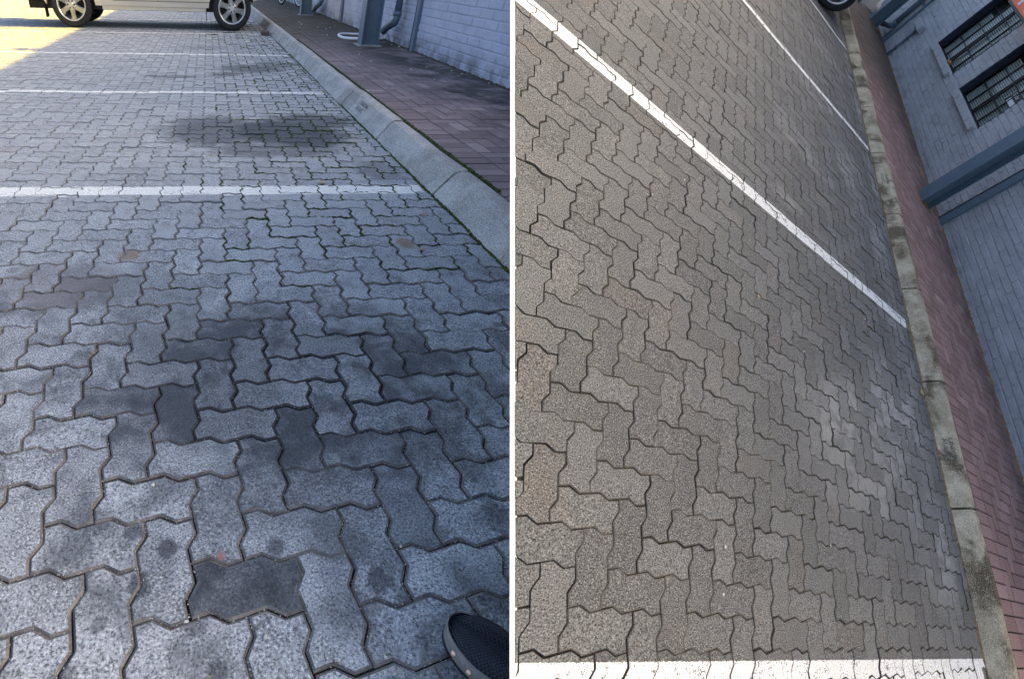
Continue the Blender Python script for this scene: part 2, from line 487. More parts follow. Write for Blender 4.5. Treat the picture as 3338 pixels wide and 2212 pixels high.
M['pebble'] = simple('pale_stone', (.42, .4, .36), (.6, .58, .53), LOT, 40, .8, .3)
M['stamp'] = simple('stamp_ink', (.075, .075, .075), (.11, .11, .108), TILTED, 60, .9, .1)
M['silver'] = simple('silver_car_paint', (.6, .57, .51), (.66, .63, .56), LOT, 2, .32, .5, metal=.3)  # warm reflection of the sunlit ground is put into this colour
M['tyre'] = simple('tyre_rubber', (.012, .013, .015), (.024, .025, .027), LOT, 20, .75, .3)
M['alloy'] = simple('alloy', (.6, .61, .62), (.68, .69, .7), LOT, 6, .3, .5, metal=.7)
M['ink'] = simple('dark_underbody', (.01, .011, .012), (.02, .021, .022), LOT, 6, .7, .2)
M['carglass'] = simple('car_glass', (.015, .018, .02), (.02, .024, .026), LOT, 2, .06, .6)
M['lamp'] = simple('lamp_lens', (.6, .6, .58), (.7, .7, .68), LOT, 3, .1, .6)
M['leaf'] = simple('dry_leaf', (.25, .19, .12), (.38, .3, .2), LOT, 60, .8, .2)
M['divider'] = simple('pale_added_concrete', (.62, .62, .6), (.72, .72, .7), TILTED, 10, .85, .2, bump=.3)
M['slab'] = simple('slab_concrete', (.2, .2, .19), (.26, .26, .25), TILTED, 3, .9, .2, bump=.4)
M['yard'] = simple('yard_far', (.2, .21, .23), (.27, .28, .3), LOT, 2, .9, .2, bump=.3)
def mesh_mat():
    t = NT('black_mesh_upper')
    tc = t.n('ShaderNodeTexCoord')
    v = t.n('ShaderNodeTexVoronoi', voronoi_dimensions='2D'); t.l(t.site(LOT), v.inputs['Vector'])
    v.inputs['Scale'].default_value = 210; v.inputs['Randomness'].default_value = .12
    h = t.ramp(v.outputs['Distance'], .28, .48)
    col = t.mix(h, (.004, .005, .009), (.022, .03, .05))
    t.bump(h, 1.0, .002)
    return t.done(col, .6, .3)
M['mesh'] = mesh_mat()
M['rand'] = simple('grey_rubber_rand', (.15, .14, .135), (.22, .205, .195), LOT, 40, .75, .3, bump=.3)
M['copper'] = simple('copper_rivet', (.8, .5, .38), (.85, .58, .45), LOT, 30, .35, .5, metal=.5)

# ------------------------------------------------------------------ zigzag pavers
WA = .083
def cell_edge(p, d, n):
    """one paver edge from lattice point p along d; n is the left-hand unit"""
    return [(p[0] + d[0] * t + n[0] * a, p[1] + d[1] * t + n[1] * a) for t, a in ((0, 0), (.34, WA), (.66, -WA))]
def outline(i, j, horiz):
    w_, h_ = (2, 1) if horiz else (1, 2)
    pts = []
    for k in range(w_): pts += cell_edge((i + k, j), (1, 0), (0, 1))
    for k in range(h_): pts += cell_edge((i + w_, j + k), (0, 1), (-1, 0))
    for k in range(w_): pts += cell_edge((i + w_ - k, j + h_), (-1, 0), (0, -1))
    for k in range(h_): pts += cell_edge((i, j + h_ - k), (0, -1), (1, 0))
    return pts
def inset(pts, d):
    n = len(pts); out = []
    for i in range(n):
        a, b, c = pts[i - 1], pts[i], pts[(i + 1) % n]
        e1 = Vector((b[0] - a[0], b[1] - a[1])).normalized(); e2 = Vector((c[0] - b[0], c[1] - b[1])).normalized()
        n1, n2 = Vector((-e1.y, e1.x)), Vector((-e2.y, e2.x))
        m = (n1 + n2); m = m / max(.35, m.length_squared) * 2 * .5 * 1.0
        out.append((b[0] + (n1.x + n2.x) / max(.6, (1 + n1.dot(n2))) * d, b[1] + (n1.y + n2.y) / max(.6, (1 + n1.dot(n2))) * d))
    return out
def lat2site(lat, u, v):
    (ox, oy), a, b = lat
    return (ox + u * a[0] + v * b[0], oy + u * a[1] + v * b[1])
def paver_geo(lat, horiz, gap, ch, chd):
    c = (1, .5) if horiz else (.5, 1)
    (ox, oy), a, b = lat
    P2 = [((u - c[0]) * a[0] + (v - c[1]) * b[0], (u - c[0]) * a[1] + (v - c[1]) * b[1]) for u, v in outline(0, 0, horiz)]
    outer, top = inset(P2, gap), inset(P2, gap + ch)
    n = len(P2)
    vs = [(x, y, 0) for x, y in top] + [(x, y, -chd) for x, y in outer] + [(x, y, -.03) for x, y in outer]
    fs = [tuple(range(n))]
    mi = [0]
    for r in (0, 1):
        for k in range(n):
            fs.append((r * n + k, (r + 1) * n + k, (r + 1) * n + (k + 1) % n, r * n + (k + 1) % n)); mi.append(1)
    return vs, fs, mi, inset(P2, gap + .35 * ch)
def clip_half(poly, nx, ny, c):
    out = []
    for i in range(len(poly)):
        a, b = poly[i - 1], poly[i]
        da, db = nx * a[0] + ny * a[1] - c, nx * b[0] + ny * b[1] - c
        if (da >= 0) != (db >= 0):
            t = da / (da - db)
            out.append((a[0] + (b[0] - a[0]) * t, a[1] + (b[1] - a[1]) * t))
        if db >= 0: out.append(b)
    return out

def pave(P, lat, key, keep, seen, lines, gap, ch, chd, irange, jrange, parent, tilt, cut=None):
    geo = {h: paver_geo(lat, h, gap, ch, chd) for h in (True, False)}
    shared = {h: mesh('paver', [P.A @ Vector(v) for v in geo[h][0]], geo[h][1], geo[h][2]) for h in geo}
    for h in shared:
        shared[h].materials.append(M['pav' + key]); shared[h].materials.append(M['chm' + key])
    damp = {}
    if key == 'L':
        for ij, mt in DAMP.items():
            me = shared[(ij[0] - ij[1]) % 4 == 0].copy(); me.materials[0] = M[mt]; damp[ij] = me
    items = []
    for j in range(*jrange):
        for i in range(*irange):
            r = (i - j) % 4
            if r == 0: h, c = True, (i + 1, j + .5)
            elif r == 3: h, c = False, (i + .5, j + 1)
            else: continue
            x, y = lat2site(lat, *c)
            if not keep(x, y): continue
            q = pix(P.w(x, y))
            score = 0
            if q and seen(q): score = 1 / q[2] ** 3
            items.append((score, h, x, y, i, j))
    items.sort(key=lambda t: -t[0])
    big = MB(); tones = []
    paint = [MB() for _ in lines]
    for n, (score, h, x, y, i, j) in enumerate(items):
        x += rnd.gauss(0, .0011); y += rnd.gauss(0, .0011)
        z = rnd.gauss(-.0014, .0016) - (.004 if rnd.random() < .06 else 0)
        tx, ty, rz = rnd.gauss(0, tilt), rnd.gauss(0, tilt), rnd.gauss(0, .005)
        def put(v, T=(tx, ty, rz, x, y, z)):
            tx, ty, rz, x, y, z = T
            return (x + v[0] - rz * v[1], y + v[1] + rz * v[0], z + v[2] + tx * v[0] + ty * v[1])
        cg = None
        if cut and cut[0] * x + cut[1] * y - cut[2] < .2:
            oc = clip_half([put((a, b, 0))[:2] for a, b in geo[h][3]], *cut)
            oc = [p_ for k_, p_ in enumerate(oc) if math.hypot(p_[0] - oc[k_ - 1][0], p_[1] - oc[k_ - 1][1]) > 1e-4]
            if len(oc) < 4: continue
            m_ = len(oc)
            cg = ([(a, b, z) for a, b in oc] + [(a, b, z - .03) for a, b in oc], [tuple(range(m_))] + [(k_, k_ + m_, (k_ + 1) % m_ + m_, (k_ + 1) % m_) for k_ in range(m_)], [0] + [1] * m_)
        if cg and n < 300 and score > 0:
            c_ = MB(); c_.add(cg[0], cg[1]); c_.m = cg[2]
            c_.build('paver', P, [M['pav' + key], M['chm' + key]], parent, base=(x, y, z))
        elif cg:
            big.add(cg[0], cg[1]); big.m[-len(cg[1]):] = cg[2]; tones += [rnd.random()] * len(cg[1])
        elif n < 300 and score > 0:
            o = bpy.data.objects.new('paver', damp.get((i, j), shared[h]) if key == 'L' else shared[h]); C.objects.link(o); o.parent = parent
            S = Matrix(((1, -rz, 0), (rz, 1, 0), (tx, ty, 1)))
            Wm = P.A @ S @ P.Ai
            o.matrix_local = Matrix.Translation(P.w(x, y, z) - parent.location) @ Wm.to_4x4()
        else:
            g = geo[h]
            big.add([put(v) for v in g[0]], g[1])
            big.m[-len(g[1]):] = g[2]
            tones += [rnd.random()] * len(g[1])
        for L_, pm in zip(lines, paint):
            nx, ny, c0, c1, x0, x1 = L_
            d = nx * x + ny * y
            if c0 - .2 < d < c1 + .2 and x0 < x < x1:
                poly = [put((a, b, 0))[:2] for a, b in geo[h][3]]
                poly = clip_half(clip_half(poly, nx, ny, c0 - .008), -nx, -ny, -c1 - .008)
                poly = clip_half(clip_half(poly, 1, 0, x0), -1, 0, -x1)
                if cut: poly = clip_half(poly, *cut)
                if len(poly) > 2:
                    vs = [(a, b, z + tx * (a - x) + ty * (b - y) + .0013) for a, b in poly]
                    pm.add(vs, [tuple(range(len(vs)))])
    o = big.build('paver', P, [M['pavs' + key], M['chm' + key]], parent, base=(0, 0, 0))
    at = o.data.attributes.new('tone', 'FLOAT', 'FACE')
    at.data.foreach_set('value', tones)
    o['kind'] = 'stuff'
    return paint, items

# lattice cells of the damp, oil-soaked pavers
DAMP = {(0, -8): 'damp1', (2, -5): 'damp2', (1, -6): 'damp2', (4, -7): 'damp2', (-1, 0): 'damp2', (2, -2): 'damp2', (3, -5): 'damp2', (2, -1): 'damp2', (0, -4): 'damp2', (-1, -1): 'damp2'}
# --- the level lot (left)
KL, KR = 1.278, 3.795          # road edge of the kerb on each plot
KH, KC, KB = .14, .11, .185    # kerb height, crest and back offsets
def seam_l(x, y): return (x - .52) * 1.41 - (y - .28) * .76      # >0: beyond the lot's cut edge
ground_l = MB()
ground_l.add([(-9, 30, -.012), (-9, -.6, -.012), (.14, -.6, -.012), (.60, .27, -.012), (1.35, 1.66, -.012), (1.35, 30, -.012)], [(0, 1, 2, 3, 4, 5)])
lot = ground_l.build('paved_lot', LOT, M['jntL'], base=(0, 0, 0))
tag(lot, kind='structure', label='bluish grey zigzag paved parking lot lying in open shade')
far_g = MB(); far_g.add([(-60, 70, -.03), (-60, -5, -.03), (-8.9, -5, -.03), (-8.9, 30, -.03), (1.2, 30, -.03), (1.2, 70, -.03)], [(0, 1, 2, 3), (0, 3, 4, 5)])
tag(far_g.build('ground', LOT, M['yard'], base=(-20, 10, 0)), kind='structure', label='plain grey yard beyond the paved lot')
LINES_L = [(0, 1, 2.648, 2.787, -9, 1.262), (-.02, 1, 5.40, 5.495, -9, 1.245), (-.03, 1, 8.08, 8.175, -9, 1.22), (-.07, 1, 10.85, 10.94, -9, 1.2), (-.1, 1, 13.75, 13.84, -9, 1.2)]
def seen_l(q): return -60 < q[0] < 1700 and -30 < q[1] < 2290
paintL, itemsL = pave(LOT, LAT_L, 'L', lambda x, y: x < KL + .1 and seam_l(x, y) < .15 and -.1 < y < 27 and x > -1.6 - .36 * max(y, 0) and x > -9,
                      seen_l, LINES_L, .0011, .0052, .0038, (-90, 14), (-14, 232), lot, .006)
for k, pm in enumerate(paintL):
    o = pm.build('painted_line', LOT, paint_mat('road_paint', LOT, LINES_L[k]), base=(0, 0, 0))
    tag(o, ('white bay line nearest the camera on the shaded lot', 'second white bay line on the shaded lot, past the oil stain',
            'third white bay line on the shaded lot, in front of the silver pickup', 'white bay line beside the silver pickup wheels', 'white bay line running under the silver pickup')[k], kind='structure')
# --- the tilted plot (right), turned off level to fit the camera view
def seam_r(x, y): return (x + .0736) * .961 + (y - 2.6565) * .277  # >0: inside
EDGE_R = [(-.245, 3.25), (.78, -.30)]
def top_r(x, y): return (y - 2.66) * .444 - (x + .07) * .896      # <0: nearer than the frame's top edge
slab = MB()
base_poly = [(.78, -.3), (3.95, -.3), (3.95, 13.3), (3.6, 13.3), (-.245, 3.25)]
low_poly = [(1.1, -.25), (3.9, -.25), (3.9, 13.2), (3.7, 13.2), (.1, 3.25)]
nb = len(base_poly)
slab.add([(x, y, -.012) for x, y in base_poly] + [(x, y, -.14) for x, y in low_poly],
         [tuple(range(nb)), tuple(range(nb, 2 * nb))[::-1]] + [(k, k + nb, (k + 1) % nb + nb, (k + 1) % nb) for k in range(nb)], 0)
slab.m = [0] + [1] * (nb + 1)  # pale sides and underside added to bounce light onto the lot
tilted_bay = slab.build('paved_bay', TILTED, [M['jntR'], M['divider']], base=(0, 0, 0))
tag(tilted_bay, kind='structure', label='brownish grey zigzag paved bays tilted to fit the camera, beside the brick wall')
LINES_R = [(-.0216, 1, 2.66, 2.775, -1, 3.775), (-.022, 1, 5.575, 5.665, -1, 3.76), (0, 1, 8.42, 8.51, -1, 3.77), (-.012, 1, -.14, .032, -1, 3.8)]
def seen_r(q): return 1640 < q[0] < 3420 and -60 < q[1] < 2290
def keep_r(x, y):
    return seam_r(x, y) > -.16 and x < KR + .1 and -.25 < y < 13.2 and top_r(x, y) < .7
paintR, itemsR = pave(TILTED, LAT_R, 'R', keep_r, seen_r, LINES_R, .0018, .0035, .003, (-10, 30), (-8, 118), tilted_bay, .007, (.9609, .2774, .6665))
for k, pm in enumerate(paintR):
    o = pm.build('painted_line', TILTED, paint_mat('road_paint', TILTED, LINES_R[k]), base=(0, 0, 0))
    tag(o, ('long white bay line crossing the middle of the brownish bays', 'second white bay line, ending at the kerb below the windows',
            'white bay line next to the parked car tyre', 'broad white bay line along the bottom edge of the brownish bays')[k], kind='structure')
eb = MB()
ex, ey = EDGE_R[1][0] - EDGE_R[0][0], EDGE_R[1][1] - EDGE_R[0][1]
el = math.hypot(ex, ey); nx_, ny_ = -ey / el, ex / el
for k in range(1):     # outer side undercut
    a, b = 0.0, 1.0
    wa, wb = .0195 - .0075 * a, .0195 - .0075 * b
    at_ = lambda t, s_: (EDGE_R[0][0] + ex * t + nx_ * s_, EDGE_R[0][1] + ey * t + ny_ * s_)
    q = [at_(a, -wa), at_(b, -wb), at_(b, -.0005), at_(a, -.0005)]
    lo = [at_(a, .02), at_(b, .02), at_(b, .03), at_(a, .03)]
    eb.add([(x, y, .002) for x, y in q] + [(x, y, -.03) for x, y in lo], [(0, 1, 2, 3), (7, 6, 5, 4)] + [(i, i + 4, (i + 1) % 4 + 4, (i + 1) % 4) for i in range(4)])
# (edging added to stand for the white gap between the two views)
tag(eb.build('divider_strip', TILTED, M['divider'], base=(0, 0, 0)), kind='structure', label='thin pale added edging along the cut edge of the paving')

# ------------------------------------------------------------------ kerbs
def kerb(P, key, x0, joints, label):
    core = MB()
    a, b = joints[0], joints[-1]
    prof = [(x0 + .04, -.1), (x0 + .04, 0), (x0 + KC + .03, KH - .035), (x0 + KB - .008, KH - .035), (x0 + KB - .008, -.1)]
    n = len(prof)
    core.add([(x, a, z) for x, z in prof] + [(x, b, z) for x, z in prof], [tuple(range(n)), tuple(range(n, 2 * n))[::-1]] + [(k, (k + 1) % n, (k + 1) % n + n, k + n) for k in range(n)])
    root = core.build('kerb', P, M['jnt' + key], base=(x0, a, 0))
    tag(root, label, kind='structure')
    for i in range(len(joints) - 1):
        y0, y1 = joints[i] + .009, joints[i + 1] - .009
        pr = [(x0, -.06), (x0 + .004, .012)]
        pr += [(x0 + .006 + (KC - .02) * t, .018 + (KH - .03) * t) for t in (.25, .5, .75, 1)]
        pr += [(x0 + KC - .002, KH - .004), (x0 + KC + .02, KH), (x0 + KB - .008, KH), (x0 + KB, KH - .008), (x0 + KB, -.06)]
        ys = [y0 + .009] + [y0 + (y1 - y0) * t for t in (.2, .4, .6, .8)] + [y1 - .009]
        m = MB(); n = len(pr)
        dx, dz = rnd.gauss(0, .002), rnd.gauss(0, .002)
        vs, fs = [], []
        rows = [(y0, .01)] + [(y, 0) for y in ys] + [(y1, .01)]
        for (y, ins) in rows:
            for (x, z) in pr:
                jx = rnd.gauss(0, .0018)
                cx, cz = x0 + KC, .05
                vs.append((x + dx + jx + (cx - x) * ins * 3, y, z + dz + rnd.gauss(0, .0014) + (cz - z) * ins * 3))
        for r in range(len(rows) - 1):
            for k in range(n - 1): fs.append((r * n + k, r * n + k + 1, (r + 1) * n + k + 1, (r + 1) * n + k))
        fs.append(tuple(range(n))[::-1]); fs.append(tuple(range((len(rows) - 1) * n, len(rows) * n)))
        fs = [f[::-1] for f in fs]
        m.add(vs, fs)
        m.build('kerb_stone', P, M['krb' + key], root)
    return root
jl = [1.50, 2.61, 3.74, 4.891, 6.044, 7.104, 8.3, 9.45, 10.6, 11.75, 12.9, 14.05, 15.2, 16.4, 17.6, 18.8, 20, 22, 24, 26]
kerbl = kerb(LOT, 'L', KL, jl, 'grey concrete kerb along the purple brick pavement')
jr = [-1.12, -.05, 1.047, 2.18, 3.288, 4.443, 5.644, 6.747, 7.903, 9.168, 10.3, 11.4, 12.5, 13.3]
kerbr = kerb(TILTED, 'R', KR, jr, 'stained cream concrete kerb along the red brick pavement')

def text_mesh(name, body, P, mat, parent, org, ux, uy, size, lift, thick=0.0):
    """flat lettering: org is the lower left corner, ux reading direction, uy up, all site metres"""
    cu = bpy.data.curves.new(name, 'FONT'); cu.body = body; cu.size = 1.0; cu.resolution_u = 3
    ob = bpy.data.objects.new(name, cu); C.objects.link(ob)
    me0 = ob.to_mesh()
    vs = [v.co.copy() for v in me0.vertices]; fs = [tuple(p.vertices) for p in me0.polygons]
    ob.to_mesh_clear(); bpy.data.objects.remove(ob); bpy.data.curves.remove(cu)
    m = MB(); ux, uy, org, lf = Vector(ux), Vector(uy), Vector(org), Vector(lift)
    m.add([org + ux * v.x * size + uy * v.y * size + lf for v in vs], fs)
    return m.build(name, P, mat, parent)
for P, root, x0, yc, yd in ((TILTED, kerbr, KR, 1.63, 0), (TILTED, kerbr, KR, 5.2, 0), (LOT, kerbl, KL, 4.52, 0)):
    up = Vector((KC - .02, 0, KH - .03)).normalized()
    nrm = Vector((-up.z, 0, up.x)) * .0035
    for row, wd_ in ((.095, 'UNION'), (.045, 'AULIC')):
        text_mesh('stamp_lettering', wd_, P, M['stamp'], root, Vector((x0 + .006, yc, .018)) + up * row, (0, -1.25, 0), up, .052, nrm)

# ------------------------------------------------------------------ brick pavements
def brick_box(x0, x1, y0, y1, zt, g=.0048, b=.003, zb=.05):
    m = []
    a0, a1, c0, c1 = x0 + g, x1 - g, y0 + g, y1 - g
    vs = [(a0 + b, c0 + b, zt), (a1 - b, c0 + b, zt), (a1 - b, c1 - b, zt), (a0 + b, c1 - b, zt),
          (a0, c0, zt - b), (a1, c0, zt - b), (a1, c1, zt - b), (a0, c1, zt - b),
          (a0, c0, zt - zb), (a1, c0, zt - zb), (a1, c1, zt - zb), (a0, c1, zt - zb)]
    fs = [(0, 1, 2, 3)] + [(k, k + 4, (k + 1) % 4 + 4, (k + 1) % 4) for k in range(4)] + [(k + 4, k + 8, (k + 1) % 4 + 8, (k + 1) % 4 + 4) for k in range(4)]
    return vs, fs
def place_pieces(P, name, rects, make, mats, smat, parent, seen, limit=300, tones=True):
    """rects: (cx, cy, cz, shape key ...) biggest in view become parts, the rest one joined part"""
    sc = []
    for r in rects:
        q = pix(P.w(*r[0]))
        s_ = r[1] / q[2] ** 2 if q and seen(q) else 0
        sc.append((s_, r))
    sc.sort(key=lambda t: -t[0])
    cache, big, tn = {}, MB(), []
    for n, (s_, r) in enumerate(sc):
        key = r[2]
        if n < limit and s_ > 0:
            if key not in cache:
                vs, fs = make(key)
                cache[key] = mesh(name, [P.A @ Vector(v) for v in vs], fs)
                cache[key].materials.append(mats)
            o = bpy.data.objects.new(name, cache[key]); C.objects.link(o); o.parent = parent
            o.location = P.w(*r[0]) + P.A @ Vector(r[3]) - parent.location
        else:
            vs, fs = make(key)
            c = Vector(r[0]) + Vector(r[3])
            big.add([Vector(v) + c for v in vs], fs)
            tn += [rnd.random()] * len(fs)
    if big.v:
        o = big.build(name, P, smat, parent, base=r[0])
        if tones: o.data.attributes.new('tone', 'FLOAT', 'FACE').data.foreach_set('value', tn)
        o['kind'] = 'stuff'
def pavement(P, key, xk, xw, y0, y1, seen, label, cell=.104, cutoff=None):
    zt = KH - .006
    m = MB()
    pl = [(xk + .02, y0), (xw + .05, y0 if cutoff is None else cutoff), (xw + .05, y1), (xk + .02, y1)]
    m.add([(x, y, zt - .012) for x, y in pl] + [(x, y, -.1) for x, y in pl], [(0, 1, 2, 3), (7, 6, 5, 4)] + [(k, k + 4, (k + 1) % 4 + 4, (k + 1) % 4) for k in range(4)])
    root = m.build('pavement', P, M['jnt' + key], base=(xk, y0, 0))
    tag(root, label, kind='structure')
    rects = []
    xs = xk + .012
    def rect(a0, a1, c0, c1):
        w_, h_ = round(a1 - a0, 4), round(c1 - c0, 4)
        if cutoff is not None and (c0 + c1) / 2 < y0 + ((a0 + a1) / 2 - xk) / (xw - xk) * (cutoff - y0): return
        rects.append((((a0 + a1) / 2, (c0 + c1) / 2, zt), w_ * h_, (w_, h_), (0, 0, rnd.gauss(0, .0012))))
    n = int((y1 - y0) / cell)
    for k in range(n): rect(xs, xs + 2 * cell, y0 + k * cell, y0 + (k + 1) * cell)
    xh = xs + 2 * cell
    for j in range(-2, n + 2):
        for i in range(-4, int((xw - xh) / cell) + 3):
            r = (i - j) % 4
            if r == 0: a, c = (i, i + 2), (j, j + 1)
            elif r == 3: a, c = (i, i + 1), (j, j + 2)
            else: continue
            a0, a1 = max(xh, xh + a[0] * cell), min(xw + .02, xh + a[1] * cell)
            c0, c1 = max(y0, y0 + c[0] * cell), min(y1, y0 + c[1] * cell)
            if a1 - a0 > .03 and c1 - c0 > .03: rect(a0, a1, c0, c1)
    def make(k):
        return brick_box(-k[0] / 2, k[0] / 2, -k[1] / 2, k[1] / 2, 0)
    place_pieces(P, 'brick', rects, make, M['brk' + key], M['brks' + key], root, seen)
    return root
WL, WR = 2.96, 5.585
pavement(LOT, 'L', KL + KB, WL, 1.62, 24, seen_l, 'purple brown brick pavement beside the pale blue wall', cutoff=4.75)
pavement(TILTED, 'R', KR + KB, WR, -.5, 13.3, seen_r, 'red brown herringbone brick pavement under the windows')

# ------------------------------------------------------------------ brick walls
def sub_rects(r, holes):
    out = [r]
    for h in holes:
        nxt = []
        for (a, b, c, d) in out:
            if h[1] <= a or h[0] >= b or h[3] <= c or h[2] >= d: nxt.append((a, b, c, d)); continue
            if h[0] > a: nxt.append((a, h[0], c, d))
            if h[1] < b: nxt.append((h[1], b, c, d))
            mid0, mid1 = max(a, h[0]), min(b, h[1])
            if h[2] > c: nxt.append((mid0, mid1, c, h[2]))
            if h[3] < d: nxt.append((mid0, mid1, h[3], d))
        out = nxt
    return [q for q in out if q[1] - q[0] > .02 and q[3] - q[2] > .02]
def wall(P, key, xw, y0, y1, ztop, thick, course, length, holes, zdetail, seen, label, proud=.0075):
    core = MB()
    ys = sorted({y0, y1, *[h[0] for h in holes], *[h[1] for h in holes], *([6.8, 9.4] if ztop > 5 else [])})
    for a, b in zip(ys, ys[1:]):
        cuts = [h for h in holes if h[0] <= a + 1e-6 and h[1] >= b - 1e-6]
        zs = [-.1]
        for h in cuts: zs += [h[2], h[3]]
        zs.append(ztop if b <= 6.8 or ztop < 5 else (8.4 if b <= 9.4 else 6.4))     # unseen upper wall, stepped to shade the plots and spare the sunlit patch
        for k in range(0, len(zs), 2): core.box(xw + proud, xw + thick, a, b, zs[k], zs[k + 1])
    root = core.build('painted_wall', P, M['wall' + key], base=(xw, y0, 0))
    tag(root, label, 'wall')
    rects = []
    z, row = KH - .02, 0
    while z < zdetail:
        y = y0 - (length / 2 if row % 2 else 0)
        while y < y1:
            for q in sub_rects((max(y, y0), min(y + length, y1), z, z + course), holes):
                w_, h_ = round(q[1] - q[0], 3), round(q[3] - q[2], 3)
                rects.append(((xw, (q[0] + q[1]) / 2, (q[2] + q[3]) / 2), w_ * h_, (w_, h_, rnd.randrange(4) if w_ == round(length, 3) else 0), (rnd.gauss(0, .0018), 0, 0)))
            y += length
        z += course; row += 1
    def make(k):
        rr = random.Random(k[2] * 7 + int(k[0] * 1000))
        g, b = .0032, .008
        w_, h_ = k[0] / 2 - g, k[1] / 2 - g
        j = lambda s_=.0035: rr.gauss(0, s_)
        vs = [(j(.001), -w_ + b + j(), -h_ + b + j()), (j(.001), w_ - b + j(), -h_ + b + j()), (j(.001), w_ - b + j(), h_ - b + j()), (j(.001), -w_ + b + j(), h_ - b + j()),
              (proud - .001, -w_, -h_), (proud - .001, w_, -h_), (proud - .001, w_, h_), (proud - .001, -w_, h_),
              (.03, -w_, -h_), (.03, w_, -h_), (.03, w_, h_), (.03, -w_, h_)]
        fs = [(3, 2, 1, 0)] + [((k + 1) % 4, (k + 1) % 4 + 4, k + 4, k) for k in range(4)] + [((k + 1) % 4 + 4, (k + 1) % 4 + 8, k + 8, k + 4) for k in range(4)]
        return vs, fs
    place_pieces(P, 'brick', rects, make, M['wall' + key], M['wall' + key], root, seen, tones=False)
    return root
HW = 1.43
wl = wall(LOT, 'L', WL, 4.25, 60, HW, .28, .088, .29, [], 1.4, seen_l, 'pale lavender blue painted brick wall beside the shaded lot')
HOLES = [(8.86, 10.06, 1.10, 2.55), (7.15, 8.345, 1.10, 2.55)]
wr = wall(TILTED, 'R', WR, -.5, 14.6, 9.8, .35, .1, .27, HOLES, 2.9, seen_r, 'slate blue painted brick wall with two barred windows')

# grit and dirt lines where surfaces meet
def ridge(name, P, pts, w_, h_, mat, label, kind='stuff'):
    m = MB(); n = len(pts)
    vs, fs = [], []
    for k, (x, y, z, nx, nz) in enumerate(pts):
        ww = w_ * (.45 + 1.1 * rnd.random()); hh = h_ * (.4 + 1.2 * rnd.random())
        vs += [(x - ww, y, z - .002), (x - ww * .4, y, z + hh * .7), (x + .004, y, z + hh), (x + .01, y, z - .002)]
    for k in range(n - 1):
        for i in range(3): fs.append((4 * k + i, 4 * k + i + 1, 4 * k + 5 + i, 4 * k + 4 + i))
    m.add(vs, fs)
    o = m.build(name, P, mat, base=pts[0][:3])
    tag(o, label, name.replace('_', ' '), kind=kind)
    return o
ridge('wall_grit', LOT, [(WL, 4.3 + k * .03, KH - .006, 0, 0) for k in range(430)], .03, .012, M['grit'], 'dark grit and moss along the foot of the lavender wall')
ridge('wall_grit', TILTED, [(WR, -.4 + k * .03, KH - .006, 0, 0) for k in range(455)], .016, .012, M['dirt'], 'orange grit along the foot of the slate wall')
ridge('kerb_grit', TILTED, [(KR + .006, -.2 + k * .02, 0, 0, 0) for k in range(660)], .012, .008, M['dirt'], 'orange grit where bays meet the stained kerb')
ridge('kerb_moss', LOT, [(KL + .004, 1.7 + k * .02, 0, 0, 0) for k in range(400)], .010, .007, M['moss'], 'green moss along the foot of the grey kerb')
ridge('back_moss', LOT, [(KL + KB + .02, 2.3 + k * .02, KH - .004, 0, 0) for k in range(330)], .014, .006, M['moss'], 'green moss along the back of the grey kerb')
def joint_moss(P, lat, items, prob, label, wid):
    m, seen_e = MB(), set()
    (ox, oy), a, b = lat
    for (sc, h, x, y, i, j) in items:
        w_, h_ = (2, 1) if h else (1, 2)
        edges = [((i + k, j), (1, 0), (0, 1)) for k in range(w_)] + [((i + w_, j + k), (0, 1), (-1, 0)) for k in range(h_)] + \
                [((i + k, j + h_), (1, 0), (0, 1)) for k in range(w_)] + [((i, j + k), (0, 1), (-1, 0)) for k in range(h_)]
        for (p, d, n) in edges:
            key = (p, d)
            if key in seen_e: continue
            seen_e.add(key)
            q = lat2site(lat, *p)
            if rnd.random() > prob(*q): continue
            pts = cell_edge(p, d, n) + [(p[0] + d[0], p[1] + d[1])]
            S2 = [Vector(lat2site(lat, *u)) for u in pts]
            fine = []
            for k in range(3):
                for t in (0, .33, .66): fine.append(S2[k].lerp(S2[k + 1], t))
            fine.append(S2[3])
            vs, fs = [], []
            for k, c in enumerate(fine):
                tdir = (fine[min(k + 1, len(fine) - 1)] - fine[max(k - 1, 0)]).normalized()
                nn = Vector((-tdir.y, tdir.x))
                w1 = wid * rnd.choice((.3, .5, .7, .9, 1.3)) * rnd.uniform(.7, 1.2)
                zt = rnd.uniform(-.0045, .0045)
                for s_, z in ((-1, -.007), (0, zt), (1, -.007)): vs.append((c.x + nn.x * w1 * s_, c.y + nn.y * w1 * s_, z))
            for k in range(len(fine) - 1):
                fs += [(3 * k, 3 * k + 1, 3 * k + 4, 3 * k + 3), (3 * k + 1, 3 * k + 2, 3 * k + 5, 3 * k + 4)]
            m.add(vs, fs)
    o = m.build('joint_moss', P, M['moss'], base=(1, 2, 0))
    tag(o, label, 'moss', kind='stuff')
def pm_l(x, y):
    if x > KL + .02 or y < 1.6 or y > 14: return 0
    f = max(0, min(1, (x + .25) / 1.2)) * max(0, min(1, (y - 1.6) / .5))
    n = .5 + .5 * math.sin(x * 5.1 + 1.3 * math.sin(y * 2.7)) * math.sin(y * 3.3 + 2 * x)
    return min(.97, (f ** .9) * (.45 + .9 * n))
joint_moss(LOT, LAT_L, itemsL, pm_l, 'green moss growing in the paver joints near the kerb', .0085)
def pm_r(x, y):
    v = .25 * math.exp(-((x - 3.55) / .22) ** 2) + .35 * math.exp(-((x - .75) / .15) ** 2 - ((y - 4.3) / .5) ** 2) + .2 * math.exp(-((x - 2.9) / .3) ** 2 - ((y - 2.6) / .3) ** 2)
    return v if x < KR else 0
